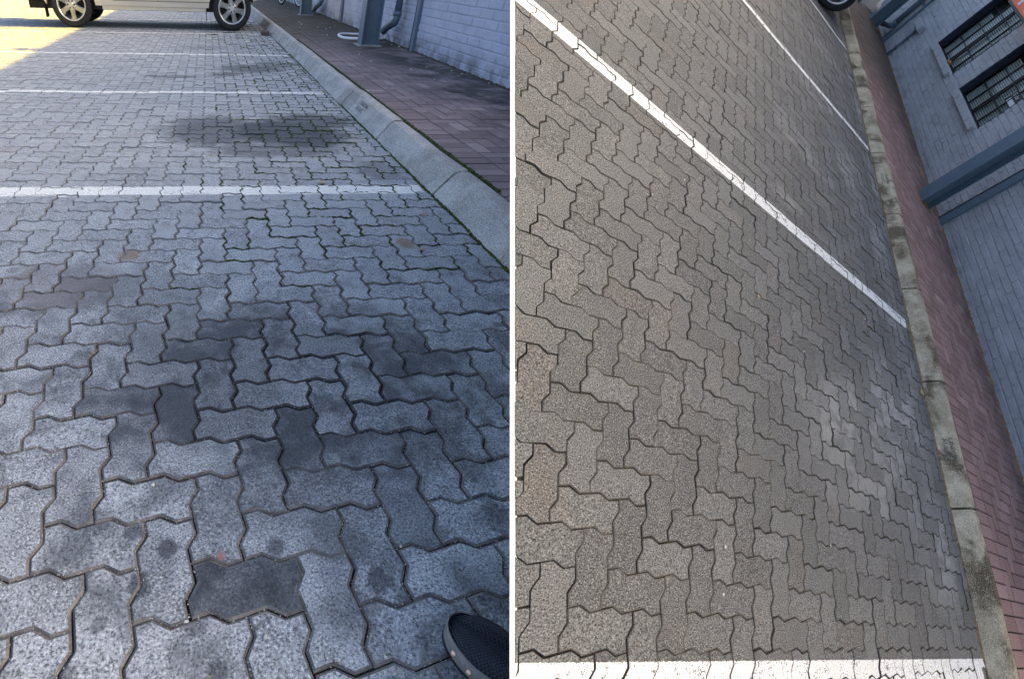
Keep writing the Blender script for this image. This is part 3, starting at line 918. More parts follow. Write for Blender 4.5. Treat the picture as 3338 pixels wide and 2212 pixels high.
joint_moss(TILTED, LAT_R, itemsR, pm_r, 'faint moss in the joints of the brownish bays', .004)

gm = MB()
oct_f = [(0, 2, 4), (2, 1, 4), (1, 3, 4), (3, 0, 4), (2, 0, 5), (1, 2, 5), (3, 1, 5), (0, 3, 5)]
for (sc_, h, x, y, i, j) in itemsL:
    if y > 2.4: continue
    o2 = [Vector(lat2site(LAT_L, *q)) for q in outline(i, j, h)]
    for k in range(len(o2)):
        for _ in range(2):
            if rnd.random() < .55:
                c = o2[k].lerp(o2[(k + 1) % len(o2)], rnd.random()); r = rnd.uniform(.0007, .0019)
                cx, cy, cz = c.x + rnd.gauss(0, .0022), c.y + rnd.gauss(0, .0022), -.0055 + r
                gm.add([(cx + r, cy, cz), (cx - r, cy, cz), (cx, cy + r, cz), (cx, cy - r, cz), (cx, cy, cz + r), (cx, cy, cz - r)], oct_f)
o = gm.build('joint_grit', LOT, M['pebble'], base=(0, 1, 0))
tag(o, 'pale sand grains caught in the near paver joints', 'grit', kind='stuff')
# ------------------------------------------------------------------ steel posts, wall columns, downpipes
def hpost(P, x0, x1, yc, ztop, mat, label, group):
    root = empty('steel_post', P, (x0, yc, KH - .006), label, 'post', group)
    d, tf = .115, .012
    for xa, xb in ((x0, x0 + tf), (x1 - tf, x1)):
        m = MB(); m.bevbox(xa, xb, yc - d, yc + d, KH - .006, ztop, .002); m.build('flange', P, mat, root)
    m = MB(); m.box(x0 + tf, x1 - tf, yc - .006, yc + .006, KH - .006, ztop - .002); m.build('web', P, mat, root)
    m = MB(); m.bevbox(x0 - .05, x1 + .05, yc - d - .05, yc + d + .05, KH - .012, KH + .002, .002); m.build('base_plate', P, M['krbL'] if P is LOT else M['dirt'], root)
G1 = 'steel posts on the pavements'
hpost(LOT, 2.34, 2.60, 8.34, 1.36, M['stl'], 'slate blue steel post beside the white hoop', G1)
hpost(LOT, 2.385, 2.64, 14.15, 1.36, M['stl'], 'far slate blue steel post near the bicycle', G1)
hpost(TILTED, 4.935, 5.165, 5.72, 2.5, M['stlR'], 'slate blue steel post rising in front of the wall below the windows', G1)
hpost(TILTED, 5.08, 5.335, 11.92, 2.5, M['stlR'], 'slate blue steel post at the far end beyond the meter box', G1)
for P, xw, y, wdt, lab, mt in ((LOT, WL, 7.72, .1, 'flat steel column on the lavender wall by the near downpipe', 'stl'), (LOT, WL, 12.15, .1, 'flat steel column on the lavender wall, farther one', 'stl'),
                               (TILTED, WR, 5.68, .13, 'flat steel column on the slate wall behind the near post', 'stlR'), (TILTED, WR, 11.62, .13, 'flat steel column on the slate wall beyond the meter box', 'stlR')):
    m = MB(); m.bevbox(xw - .045, xw + .004, y - wdt / 2, y + wdt / 2, KH - .006, 1.42, .004)
    m2 = MB(); m2.box(xw - .047, xw + .003, y + wdt / 2 + .001, y + wdt / 2 + .02, KH - .006, 1.42)
    root = m.build('wall_column', P, M[mt]); tag(root, lab, 'column', 'flat steel columns on the walls')
    m2.build('sealant', P, M['black'], root)
def pipe(P, x, y, r, zo, yo, zk, ztop, mat, lab):
    root = empty('downpipe', P, (x, y, zo), lab, 'downpipe', 'downpipes on the walls')
    m = MB(); m.tube([(x, y, ztop), (x, y, zk + .06)], r, 14, cap=True); m.build('pipe', P, mat, root, smooth=True)
    m = MB(); m.tube([(x, y, zk + .075), (x, y, zk + .02), (x - .01, y + .04, zk - .03), (x - .02, yo - (yo - y) * .25, zo + (zk - zo) * .35), (x - .03, yo, zo)], r * 1.08, 14, cap=False); m.build('elbow', P, mat, root, smooth=True)
    m = MB(); m.lathe((x, y, zk + .08), (0, 0, 1), ((-.02, r * 1.06), (-.02, r * 1.22), (.03, r * 1.22), (.03, r * 1.0)), 16); m.build('collar', P, mat, root, smooth=True)
    m = MB(); m.box(x - r - .004, x + .16, y - r - .01, y + r + .01, zk + .7, zk + .73); m.build('bracket', P, mat, root)
pipe(LOT, 2.82, 8.24, .05, .29, 8.68, .46, 1.4, M['stl'], 'slate blue downpipe with a kicked foot behind the near steel post')
pipe(LOT, 2.82, 13.82, .05, .22, 14.5, .42, 1.4, M['stl'], 'far slate blue downpipe with a kicked foot')
pipe(TILTED, 5.455, 11.66, .055, .27, 12.02, .44, 2.6, M['stlR'], 'slate blue downpipe with a kicked foot beside the meter box')

# ------------------------------------------------------------------ windows and fittings on the slate wall
def window(y0, y1, z0, z1, label, inner):
    root = empty('barred_window', TILTED, (WR, (y0 + y1) / 2, z0), label, 'window', 'barred windows in the slate wall')
    xg = WR + .125
    m = MB()
    m.box(WR - .001, xg + .03, y1 - .004, y1 + .02, z0, z1); m.box(WR - .001, xg + .03, y0 - .02, y0 + .004, z0, z1)
    m.box(WR - .001, xg + .03, y0, y1, z1 - .004, z1 + .02)
    m.build('reveal', TILTED, M['navy'], root)
    m = MB(); m.bevbox(WR + .004, xg + .03, y0, y1, z0 - .02, z0 + .003, .002); m.build('inner_sill', TILTED, M['wallR'], root)
    fr = MB(); t = .028
    fr.box(xg - .012, xg + .018, y0, y0 + t, z0, z1); fr.box(xg - .012, xg + .018, y1 - t, y1, z0, z1)
    fr.box(xg - .012, xg + .018, y0 + t, y1 - t, z0, z0 + t); fr.box(xg - .012, xg + .018, y0 + t, y1 - t, z1 - t, z1)
    frame = fr.build('frame', TILTED, M['black'], root)
    ny, nz = 4, 4
    ya, za = (y1 - y0 - 2 * t) / ny, (z1 - z0 - 2 * t) / nz
    for k in range(1, nz):
        m = MB(); z = z0 + t + za * k; m.box(xg - .01, xg + .012, y0 + t, y1 - t, z - .009, z + .009); m.build('glazing_bar', TILTED, M['black'], frame)
    for k in range(1, ny):
        m = MB(); y = y0 + t + ya * k; q = .008 if k != 2 else .016; m.box(xg - .014, xg + .014, y - q, y + q, z0 + t, z1 - t); m.build('glazing_bar', TILTED, M['black'], frame)
    for i in range(ny):
        for k in range(nz):
            m = MB(); a, b = y0 + t + ya * i + .002, z0 + t + za * k + .002
            m.add([(xg, a, b), (xg, a + ya - .004, b), (xg, a + ya - .004, b + za - .004), (xg, a, b + za - .004)], [(3, 2, 1, 0)])
            m.build('pane', TILTED, M['glass'], root)
    m = MB(); y = (y0 + y1) / 2 - .02; m.tube([(xg - .045, y, z0 + .01), (xg - .045, y, z1)], .014, 8); m.build('security_bar', TILTED, M['black'], root, smooth=True)
    ro = MB(); a, b = y0 - .25, y1 + .3
    ro.add([(xg + .9, a, z0 - .3), (xg + .9, b, z0 - .3), (xg + .9, b, z1 + .2), (xg + .9, a, z1 + .2), (xg + .03, a, z0 - .3), (xg + .03, b, z0 - .3), (xg + .03, b, z1 + .2), (xg + .03, a, z1 + .2)],
           [(0, 1, 2, 3), (0, 4, 5, 1), (2, 6, 7, 3), (1, 5, 6, 2), (0, 3, 7, 4)])
    ro.build('room_lining', TILTED, M['dark'], root)
    bl = MB(); bl.box(xg + .062, xg + .1, y0, y1 - .26, z1 - .05, z1 - .01); blind = bl.build('blind', TILTED, M['blind'], root)
    sm = None; z = z0 + .04; k = 0
    while z < z1 - .06:
        ye = y1 - .05 if z < z0 + .95 else y1 - .28
        m = MB(); s_ = inner; m.add([(xg + .03, y0 + .01, z), (xg + .039, y0 + .01, z + .027), (xg + .039, ye, z + .027), (xg + .03, ye, z)], [(3, 2, 1, 0)])
        m.build('slat', TILTED, M['blind'], blind); z += .036; k += 1
    return root
w1 = window(8.86, 10.06, 1.10, 2.55, 'barred window with a terracotta lump on its sill, farther from the steel post', 0)
m = MB(); m.box(WR + .26, WR + .28, 9.5, 9.6, 1.15, 1.9); m.build('curtain', TILTED, M['curt'], w1)
m = MB(); m.add([(WR + .19, 9.95, 1.2), (WR + .19, 9.4, 1.2), (WR + .19, 9.6, 1.62), (WR + .19, 9.9, 1.5)], [(0, 1, 2, 3)]); m.add([(WR + .2, 9.95, 1.2), (WR + .2, 9.4, 1.2), (WR + .2, 9.6, 1.62), (WR + .2, 9.9, 1.5)], [(3, 2, 1, 0)]); m.build('ochre_card', TILTED, M['ochre'], w1)
w2 = window(7.15, 8.345, 1.10, 2.55, 'barred window with a black sticker on its glass, nearer the steel post', 1)
m = MB(); m.box(WR + .19, WR + .23, 7.9, 8.05, 1.15, 1.3); m.box(WR + .19, WR + .23, 7.6, 7.75, 1.13, 1.25); m.build('red_box', TILTED, M['red'], w2)
m = MB(); m.add([(WR + .121, 7.56, 1.6), (WR + .121, 7.2, 1.6), (WR + .121, 7.2, 1.82), (WR + .121, 7.56, 1.82)], [(0, 1, 2, 3)]); stk = m.build('sticker', TILTED, M['black'], w2)
m = MB(); m.add([(WR + .119, 7.5, 1.62), (WR + .119, 7.3, 1.62), (WR + .119, 7.3, 1.7), (WR + .119, 7.5, 1.7)], [(0, 1, 2, 3)]); m.build('white_patch', TILTED, M['white'], stk)
text_mesh('lettering', 'Gabr', TILTED, M['white'], stk, (WR + .119, 7.535, 1.735), (0, -.85, 0), (0, 0, 1), .1, (0, 0, 0))
def sill(y0, y1, lab):
    root = empty('brick_sill', TILTED, (WR - .05, (y0 + y1) / 2, .97), lab, 'window sill', 'brick sills under the barred windows')
    n = 5
    for k in range(n):
        a, b = y0 + (y1 - y0) * k / n + .003, y0 + (y1 - y0) * (k + 1) / n - .003
        m = MB(); m.bevbox(WR - .06 + rnd.gauss(0, .002), WR + .004, a, b, .965, 1.072, .006); m.build('brick', TILTED, M['wallR'], root)
sill(8.9, 10.04, 'painted brick sill under the window with the terracotta lump')
sill(7.19, 8.33, 'painted brick sill under the window with the black sticker')
m = MB()
for k in range(3): m.lathe((WR + .03, 9.33 - k * .035, 1.13 + .006 * k), (0, 1, .2), ((-.04, .001), (-.035, .022), (0, .034), (.035, .024), (.04, .001)), 10)
tag(m.build('terracotta_lump', TILTED, M['terra'], smooth=True), 'small terracotta lump lying on the farther window sill', 'broken pot')
root = empty('meter_box', TILTED, (WR, 11.0, .85), 'small slate painted meter box on the wall beside the farther window', 'meter box')
m = MB(); m.bevbox(WR - .11, WR + .002, 10.80, 11.19, .85, 1.0, .006); m.build('housing', TILTED, M['wallR'], root)
m = MB(); m.bevbox(WR - .116, WR - .108, 10.82, 11.17, .86, .99, .002); m.build('cover', TILTED, M['wallR'], root)
m = MB(); m.tube([(WR - .035, 10.96, .855), (WR - .035, 10.97, KH - .006)], .022, 10); m.build('conduit', TILTED, M['stlR'], root, smooth=True)
for z in (.35, .62):
    m = MB(); m.box(WR - .062, WR + .002, 10.93, 11.0, z, z + .02); m.build('clip', TILTED, M['stlR'], root)
root = empty('sign_board', TILTED, (5.26, 8.3, 2.34), 'orange sign board with white figures hanging off the slate wall', 'sign')
m = MB(); m.bevbox(5.265, 5.285, 7.3, 9.2, 2.335, 2.95, .002); bd = m.build('board', TILTED, M['orange'], root)
text_mesh('lettering', '10', TILTED, M['white'], bd, (5.262, 9.03, 2.375), (0, -1, 0), (0, .0, 1), .62, (0, 0, 0))
for y in (7.6, 8.9):
    m = MB(); m.tube([(5.285, y, 2.8), (WR + .01, y, 2.8)], .014, 8); m.build('bracket', TILTED, M['black'], root)
m = MB(); m.box(5.288, 5.32, 7.3, 9.2, 2.30, 2.335); m.build('bottom_rail', TILTED, M['black'], root)

# ------------------------------------------------------------------ silver pickup (one on each plot)
def pickup(P, xf, ys, label, dent):
    """xf: x of the front axle (nose towards the kerb), ys: y of the near flank; z from the paving"""
    root = empty('pickup_truck', P, (xf - 1.5, ys + .9, 0), label, 'pickup truck', 'silver pickups parked nose to the kerb')
    WB, Rw, W_ = 3.07, .375, 1.74
    def lower(x):
        z = .37
        if x > .45: z = .5 + .06 * min(1, (x - .45) / .4)
        if x < -WB - .5: z = .45
        for c in (0, -WB):
            d = abs(x - c)
            if d < .455: z = max(z, .36 + math.sqrt(max(0, .455 ** 2 - d * d)))
        return z
    def upper(x):
        pts = [(-WB - 1.0, 1.02), (-WB - .95, 1.1), (-1.95, 1.12), (-1.9, 1.68), (-1.75, 1.76), (-.75, 1.76), (-.6, 1.7), (.1, 1.14), (.75, 1.05), (.86, .9), (.9, .6)]
        for (a, b), (c, d) in zip(pts, pts[1:]):
            if a <= x <= c: return b + (d - b) * (x - a) / (c - a)
        return .6
    def bulge(z):
        if z < .62: return .045 * ((.62 - z) / .26) ** 1.3
        if z < 1.12: return .02 * ((z - .62) / .5)
        return .02 + .2 * (z - 1.12) / .64
    xs = sorted({-WB - 1.0, .9, *[-WB - 1.0 + k * .1 for k in range(50) if -WB - 1.0 + k * .1 < .9], *[c + .455 * math.cos(math.pi * k / 14) for c in (0, -WB) for k in range(15)]})
    NZ = 14
    b = MB(); vs = []
    for side in (0, 1):
        for x in xs:
            lo, hi = lower(x), upper(x)
            for k in range(NZ + 1):
                z = lo + (hi - lo) * k / NZ
                y = bulge(z)
                if dent and side == 0: y += .022 * math.exp(-((x + 1.15) / .14) ** 2 - ((z - .47) / .05) ** 2)
                xx = x if x < .4 else .4 + (x - .4) * .45
                vs.append((xf + xx, ys + y if side == 0 else ys + W_ - y, z))
    n = len(xs); fs = []
    for side in (0, 1):
        o = side * n * (NZ + 1)
        for i in range(n - 1):
            for k in range(NZ):
                f = (o + i * (NZ + 1) + k, o + (i + 1) * (NZ + 1) + k, o + (i + 1) * (NZ + 1) + k + 1, o + i * (NZ + 1) + k + 1)
                fs.append(f if side == 0 else f[::-1])
    S = n * (NZ + 1)
    for i in range(n - 1):
        for k in (0, NZ):
            f = (i * (NZ + 1) + k, (i + 1) * (NZ + 1) + k, S + (i + 1) * (NZ + 1) + k, S + i * (NZ + 1) + k)
            fs.append(f if k else f[::-1])
    for k in range(NZ):
        fs.append((k, k + 1, S + k + 1, S + k))
    i0 = (n - 1) * (NZ + 1); prev = [i0 + k for k in range(NZ + 1)]
    for c in range(1, 8):          # rounded nose
        t = c / 7
        if c < 7:
            cur = []
            for k in range(NZ + 1):
                a, d = Vector(vs[i0 + k]), Vector(vs[S + i0 + k])
                q_ = a.lerp(d, t); q_.x += .27 * (1 - (2 * t - 1) ** 2) ** .6
                cur.append(len(vs)); vs.append(tuple(q_))
        else: cur = [S + i0 + k for k in range(NZ + 1)]
        for k in range(NZ): fs.append((prev[k], cur[k], cur[k + 1], prev[k + 1]))
        for k in (0, NZ):
            pass
        prev = cur
    b.add(vs, fs)
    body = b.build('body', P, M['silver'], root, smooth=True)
    body.data.set_sharp_from_angle(angle=math.radians(35))
    u = MB(); u.box(xf - WB - .8, xf + .34, ys + .12, ys + W_ - .12, .3, .45); u.build('underbody', P, M['ink'], root)
    for c in (0, -WB):
        for sd in (0, 1):
            y0 = ys + .035 if sd == 0 else ys + W_ - .035 - .2
            wl_ = MB()
            yo = y0 if sd == 0 else y0 + .2
            s_ = -1 if sd == 0 else 1
            wh = empty('wheel', P, (xf + c, yo, Rw)); wh.parent = root; wh.location = P.w(xf + c, yo, Rw) - root.location
            def sub(mb, nm, mt, sm=True):
                o = mb.build(nm, P, mt, None, base=(xf + c, yo, Rw), smooth=sm); o.parent = wh; o.location = (0, 0, 0); return o
            ax = (0, s_, 0)
            t = MB(); t.lathe((xf + c, yo, Rw), ax, ((-.2, .27), (-.21, .33), (-.19, .365), (-.15, Rw), (-.05, Rw), (-.01, .366), (.008, .335), (.002, .285), (-.012, .266)), 40); sub(t, 'tyre', M['tyre'])
            t = MB(); t.lathe((xf + c, yo, Rw), ax, ((-.012, .27), (0.004, .264), (0, .246), (-.03, .24), (-.16, .235), (-.16, .02)), 40)
            rim = sub(t, 'rim', M['alloy'])
            t = MB(); t.lathe((xf + c, yo, Rw), ax, ((-.1, .001), (-.1, .2), (-.13, .2)), 24); o = sub(t, 'brake_disc', M['ink'])
            t = MB()
            for k in range(6):
                a = math.pi / 6 + k * math.pi / 3 + (.25 if c == 0 else .05)
                e = Vector((math.cos(a), 0, math.sin(a))); f = Vector((-e.z, 0, e.x)); cc = Vector((xf + c, yo, Rw)); out = Vector((0, s_, 0))
                q = []
                for rr, hw, dp in ((.06, .042, .0), (.15, .034, -.006), (.246, .046, -.012)):
                    for sg in (-1, 1):
                        q += [cc + e * rr + f * hw * sg + out * dp, cc + e * rr + f * hw * sg * 1.25 + out * (dp - .035)]
                F = []
                for g in (0, 4): F += [(g, g + 2, g + 6, g + 4), (g, g + 4, g + 5, g + 1), (g + 2, g + 3, g + 7, g + 6)]
                t.add(q, F); t.add(q, [x_[::-1] for x_ in F])
            t.lathe((xf + c, yo, Rw), ax, ((-.03, .085), (-.004, .085), (.002, .078), (.002, .045), (.014, .036), (.014, .001)), 24)
            sub(t, 'spokes', M['alloy'], False)
            for k in range(6):
                a = k * math.pi / 3 + (.25 if c == 0 else .05)
                t = MB(); t.lathe((xf + c + .062 * math.cos(a), yo, Rw + .062 * math.sin(a)), ax, ((-.01, .016), (.002, .016), (.002, .011), (.014, .011), (.014, .001)), 8)
                sub(t, 'lug_nut', M['ink'], False)
    for sd in (0, 1):
        yy = lambda z, e=-.003: (ys + bulge(z) + e) if sd == 0 else (ys + W_ - bulge(z) - e)
        # door seams, sill, flap, handles, glass
        for xx in (-.42, -1.42, -2.28):
            m = MB(); zz = [.46, .6, .8, 1.0, 1.1]
            vs = [(xf + xx + dx_, yy(z), z) for z in zz for dx_ in (-.004, .004)]
            F = [(2 * k, 2 * k + 1, 2 * k + 3, 2 * k + 2) for k in range(4)]
            m.add(vs, F); m.build('door_seam', P, M['ink'], root)
        m = MB(); zz = [.455, .463]
        m.add([(xf + x_, yy(z), z) for z in zz for x_ in (-2.28, -.42)], [(0, 1, 3, 2)]); m.build('door_seam', P, M['ink'], root)
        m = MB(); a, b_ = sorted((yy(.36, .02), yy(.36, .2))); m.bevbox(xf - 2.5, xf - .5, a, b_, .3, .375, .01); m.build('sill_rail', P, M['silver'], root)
        for xx in (.0 - .5, -WB - .5):
            m = MB(); a, b_ = sorted((yy(.5, .04), yy(.5, .26))); m.box(xf + xx - .008, xf + xx, a, b_, .16, .5); m.build('mud_flap', P, M['ink'], root)
        for xx in (-1.28, -2.15):
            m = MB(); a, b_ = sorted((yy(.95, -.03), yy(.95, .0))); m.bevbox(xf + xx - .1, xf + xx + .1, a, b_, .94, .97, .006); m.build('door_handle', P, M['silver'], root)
        for xa, xb in ((-.35, -1.0), (-1.06, -1.8)):
            m = MB(); m.add([(xf + xa, yy(1.18), 1.18), (xf + xb, yy(1.18), 1.18), (xf + xb, yy(1.62), 1.62), (xf + (xa if xa < -.5 else -.6), yy(1.62), 1.62)], [(0, 1, 2, 3)]); m.build('side_window', P, M['carglass'], root)
        m = MB(); a, b_ = sorted((yy(.8, .03), yy(.8, .4))); m.bevbox(xf + .5, xf + .64, a, b_, .74, .92, .02); m.build('headlight', P, M['lamp'], root)
        m = MB(); a, b_ = sorted((yy(.9, .0), yy(.9, .12))); m.bevbox(xf - WB - 1.01, xf - WB - .97, a, b_, .78, 1.05, .01); m.build('tail_light', P, M['red'], root)
        m = MB(); a, b_ = sorted((yy(1.15, -.2), yy(1.15, -.02))); m.bevbox(xf - .35, xf - .28, a, b_, 1.12, 1.28, .02); m.build('mirror', P, M['ink'], root)
    m = MB(); pv = []
    for k in range(13):
        t = k / 12; xx = xf + .56 + .38 * (1 - abs(2 * t - 1) ** 2.6) ; yy_ = ys + .03 + (W_ - .06) * t
        for dx_, z in ((-.1, .5), (0, .53), (.02, .6), (0, .68), (-.1, .7)): pv.append((xx + dx_, yy_, z))
    m.add(pv, [(5 * k + r, 5 * k + 5 + r, 5 * k + 6 + r, 5 * k + 1 + r) for k in range(12) for r in range(4)])
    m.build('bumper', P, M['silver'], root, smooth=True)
    m = MB(); m.bevbox(xf - WB - 1.16, xf - WB - 1.0, ys + .1, ys + W_ - .1, .46, .62, .03); m.build('bumper', P, M['alloy'], root)
    m = MB(); m.add([(xf + .06, ys + .2, 1.2), (xf + .06, ys + W_ - .2, 1.2), (xf - .58, ys + W_ - .3, 1.695), (xf - .58, ys + .3, 1.695)], [(0, 1, 2, 3)]); m.build('windscreen', P, M['carglass'], root)
    return root
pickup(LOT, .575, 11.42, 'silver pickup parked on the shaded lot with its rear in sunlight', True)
pickup(TILTED, 3.09, 8.86, 'silver pickup parked at the far end of the brownish bays', False)

# ------------------------------------------------------------------ bicycle, hoop, shoe and small litter
def bicycle():
    root = empty('bicycle', LOT, (2.62, 17.6, KH), 'bicycle standing on the pavement near the far steel post', 'bicycle')
    p, q = Vector((2.45, 18.2, KH + .33)), Vector((2.8, 17.0, KH + .33))
    d = (q - p).normalized(); up = Vector((0, 0, 1)); nr = d.cross(up)
    for c in (p, q):
        ring = [c + (d * math.cos(a) + up * math.sin(a)) * .315 for a in [2 * math.pi * k / 28 for k in range(28)]]
        m = MB(); m.tube(ring, .02, 8, closed=True); m.build('tyre', LOT, M['tyre'], root, smooth=True)
        ring = [c + (d * math.cos(a) + up * math.sin(a)) * .285 for a in [2 * math.pi * k / 28 for k in range(28)]]
        m = MB(); m.tube(ring, .012, 6, closed=True); m.build('rim', LOT, M['white'], root, smooth=True)
        m = MB()
        for k in range(12):
            a = 2 * math.pi * k / 12; m.tube([c, c + (d * math.cos(a) + up * math.sin(a)) * .285], .002, 4)
        m.tube([c - nr * .05, c + nr * .05], .02, 8); m.build('spokes', LOT, M['alloy'], root)
    mid = p.lerp(q, .45) + up * -.03
    seat, head = p.lerp(q, .3) + up * .5, p.lerp(q, .82) + up * .5
    m = MB()
    for a, b in ((p, mid), (mid, seat), (seat, head), (mid, head), (p, seat), (head, q), (head, head + up * .12)): m.tube([a, b], .016, 8)
    m.build('frame', LOT, M['stl'], root, smooth=True)
    m = MB(); s_ = seat + up * .1; m.tube([s_ - d * .13, s_, s_ + d * .12], [.06, .05, .02], 8); m.tube([seat, s_], .013, 6); m.build('saddle', LOT, M['tyre'], root, smooth=True)
    m = MB(); h = head + up * .12; m.tube([h - nr * .3, h, h + nr * .3], .013, 8); m.build('handlebar', LOT, M['black'], root, smooth=True)
bicycle()
m = MB()
m.tube([(2.63 + .385 * math.cos(a), 9.28 + .40 * math.sin(a), KH + .016 + .006 * math.sin(3 * a)) for a in [2 * math.pi * k / 40 for k in range(40)]], .02, 8, closed=True)
tag(m.build('plastic_hoop', LOT, M['white'], smooth=True), 'white plastic hoop lying on the bricks behind the near steel post', 'hoop')

def shoe():
    root = empty('shoe', LOT, (.55, .27, 0), 'black mesh slip-on shoe with copper rivets on its grey band', 'shoe')
    toe = Vector((.432, .374)); ax = Vector((.62, -.78)).normalized(); sd = Vector((-ax.y, ax.x))
    Ln = .28
    def half(t, k):      # half widths along the sole, outer and inner edge
        w0 = .051 * (1 - (1 - min(1, t / .3)) ** 2.3) ** .5 if t < .3 else .051 - .015 * math.sin(math.pi * min(1, (t - .3) / .55)) * (.6 if k else .9)
        if t > .82: w0 *= max(0.05, (1 - ((t - .82) / .18) ** 2)) ** .5
        return w0
    def top(t): return .022 + .052 * min(1, (t / .4)) ** .6 + .02 * max(0, t - .45)
    ts = [.0, .012, .04, .08, .14, .2, .27, .35, .43, .52, .62, .72, .82, .9, .96, .995]
    def ring(zfun, scale, rs=1.0):
        R_ = []
        for sgn in (1, -1):
            for t in (ts if sgn == 1 else ts[::-1]):
                c = toe + ax * (Ln * t); w_ = max(.001, half(t, sgn > 0)) * (scale if sgn < 0 else scale * rs)
                R_.append((c.x + sd.x * w_ * sgn, c.y + sd.y * w_ * sgn, zfun(t)))
        return R_
    n = 2 * len(ts)
    def loft(rings, name, mat, cap=False, par=root):
        vs = [v for r in rings for v in r]; fs = []
        for i in range(len(rings) - 1):
            for k in range(n): fs.append((i * n + k, i * n + (k + 1) % n, (i + 1) * n + (k + 1) % n, (i + 1) * n + k)[::-1])
        if cap: fs.append(tuple(range((len(rings) - 1) * n, len(rings) * n))[::-1])
        m = MB(); m.add(vs, fs); return m.build(name, LOT, mat, par, smooth=True)
    loft([ring(lambda t: .001, 1.03), ring(lambda t: .006, 1.06), ring(lambda t: .016, 1.06), ring(lambda t: .02, 1.04)], 'sole', M['tyre'])
    band = loft([ring(lambda t: .014, 1.07, .9), ring(lambda t: .02, 1.13, .85), ring(lambda t: .036 + .006 * t, 1.08, .88), ring(lambda t: .044 + .008 * t, .97, .9), ring(lambda t: .042 + .008 * t, .9, .9)], 'band', M['rand'])
    rings = []
    for a in [math.pi / 2 * k / 6 for k in range(6)]:
        rings.append(ring(lambda t, a=a: .032 + .006 * t + (top(t) - .03) * math.sin(a) * (1 if t < .75 else .9), .97 * math.cos(a) ** .6, 1.1))
    loft(rings, 'upper', M['mesh'], cap=True)
    for k, t in enumerate((.13, .25, .37, .5)):
        c = toe + ax * (Ln * t); w_ = half(t, False) * 1.10
        for sg in (-1,):
            p_ = Vector((c.x + sd.x * w_ * sg, c.y + sd.y * w_ * sg, .031 + .003 * t))
            m = MB(); m.lathe(p_, (sd.x * sg, sd.y * sg, .5), ((-.004, .0048), (.002, .0048), (.0035, .003), (.004, .0002)), 10); m.build('rivet', LOT, M['copper'], root, smooth=True)
shoe()
# litter
def pebble(P, x, y, z, r, mat, name, lab, cat, grp):
    m = MB(); vs = []
    rr = [rnd.uniform(.7, 1.25) for _ in range(3)]
    bm = bmesh.new(); bmesh.ops.create_icosphere(bm, subdivisions=1, radius=1)
    m.add([(x + v.co.x * r * rr[0] * rnd.uniform(.85, 1.1), y + v.co.y * r * rr[1] * rnd.uniform(.85, 1.1), z + (v.co.z + .75) * r * .55 * rr[2]) for v in bm.verts], [tuple(v.index for v in f.verts) for f in bm.faces])
    bm.free()
    tag(m.build(name, P, mat), lab, cat, grp)
for (x, y, r) in ((2.62, 9.75, .018), (2.5, 9.9, .02), (2.72, 9.6, .025), (2.78, 9.7, .02), (2.3, 10.6, .022), (2.44, 10.9, .02), (2.2, 10.9, .015), (2.62, 11.3, .014), (1.98, 11.5, .02), (2.0, 11.9, .024), (1.85, 10.9, .016), (2.1, 9.55, .022),
                  (2.85, 8.35, .03), (2.9, 8.15, .02), (2.05, 7.25, .022), (2.06, 6.7, .02), (2.36, 6.1, .022), (2.62, 6.3, .014), (2.82, 6.05, .016), (2.86, 5.85, .014), (2.75, 5.7, .012), (2.9, 5.3, .015), (2.6, 5.9, .012), (2.4, 5.5, .012)):
    pebble(LOT, x, y, KH - .006, r * .75, M['pebble'], 'pebble', 'small pale pebble on the purple brick pavement', 'pebble', 'pale pebbles on the brick pavement')
for (x, y, r) in ((2.15, .54, .009), (.82, 2.05, .007), (1.42, .43, .008), (1.42, .26, .008), (2.03, 1.66, .007), (1.0, 2.35, .006), (2.9, 2.4, .008)):
    pebble(TILTED, x, y, 0, r, M['pebble'], 'pebble', 'tiny white chip on the brownish zigzag pavers', 'pebble', 'white chips on the brownish pavers')
for (x, y, r) in ((.3, .33, .004), (-.16, .74, .005), (.4, .54, .004), (-.07, .42, .004), (.08, .38, .004), (1.0, 10.0, .03), (.95, 9.75, .025), (1.1, 9.8, .02), (.72, 9.6, .035)):
    pebble(LOT, x, y, 0, r, M['pebble'], 'pebble', 'tiny white chip on the bluish zigzag pavers', 'pebble', 'white chips on the bluish pavers')
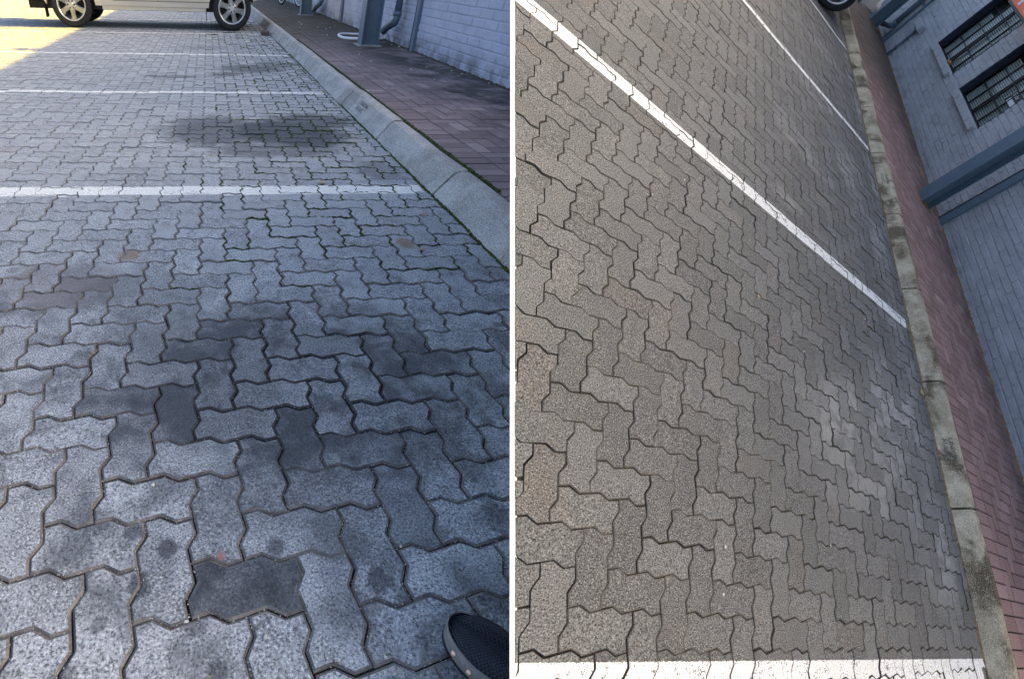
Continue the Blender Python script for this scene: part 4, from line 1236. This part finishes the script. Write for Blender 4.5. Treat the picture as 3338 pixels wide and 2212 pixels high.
def leaf(P, x, y, z, s_, a, lab):
    m = MB(); pts = []
    for t, w_ in ((0, .02), (.2, .3), (.45, .42), (.7, .3), (1, .01)):
        for sg in (-1, 1): pts.append((t - .5, w_ * sg, .12 * math.sin(3 * t) + .06 * abs(sg) * w_))
    vs = [(x + s_ * (p_[0] * math.cos(a) - p_[1] * math.sin(a)), y + s_ * (p_[0] * math.sin(a) + p_[1] * math.cos(a)), z + .003 + s_ * p_[2]) for p_ in pts]
    m.add(vs, [(2 * k, 2 * k + 1, 2 * k + 3, 2 * k + 2) for k in range(4)])
    tag(m.build('dry_leaf', P, M['leaf']), lab, 'leaf', 'dry leaves lying about')
leaf(LOT, .03, 3.35, 0, .035, .4, 'dry leaf lying in front of the oil stain')
leaf(LOT, 1.12, 2.33, 0, .035, 2.1, 'dry brown leaf near the moss by the grey kerb')
leaf(LOT, .97, 1.95, 0, .028, 1.2, 'dry leaf on the rust marked paver')
leaf(LOT, .68, 2.82, 0, .05, .1, 'dry grass wisp beside the nearest bay line of the shaded lot')
leaf(LOT, 1.24, 5.5, 0, .05, .7, 'dry leaf at the kerb end of the second bay line')
leaf(LOT, 1.2, 4.8, 0, .06, 1.9, 'pale leaf in the kerb gutter beside the stamped stone')
leaf(TILTED, 3.74, 2.05, 0, .07, .5, 'dry leaf in the gutter of the stained kerb')
leaf(TILTED, 1.62, 1.86, 0, .03, 1.5, 'tiny yellow leaf in a joint of the brownish pavers')
def twig(P, x, y, z, L_, a, lab):
    m = MB(); m.tube([(x - L_ / 2 * math.cos(a), y - L_ / 2 * math.sin(a), z + .004), (x + .006, y + .004, z + .006), (x + L_ / 2 * math.cos(a), y + L_ / 2 * math.sin(a), z + .004)], .0022, 5)
    tag(m.build('twig', P, M['leaf']), lab, 'twig', 'dry twigs in the kerb gutters')
for k, (P, xk) in enumerate(((LOT, KL), (TILTED, KR))):
    for y in ((2.1, 2.9, 3.35, 4.35, 5.2, 6.2, 7.3), (.35, .8, 1.35, 2.6, 3.0, 3.9, 4.6, 6.1))[k]:
        twig(P, xk - rnd.uniform(.012, .06), y, 0, rnd.uniform(.03, .07), rnd.uniform(0, 3), ('short dry twig in the mossy gutter of the grey kerb', 'short dry twig in the gutter of the stained kerb')[k])

pb = MB(); pb.bevbox(1.1, 1.25, 10.75, 10.95, 0.001, .07, .008); tag(pb.build('loose_brick', LOT, M['brkL']), 'loose brown brick against the kerb by the front wheel', 'brick')
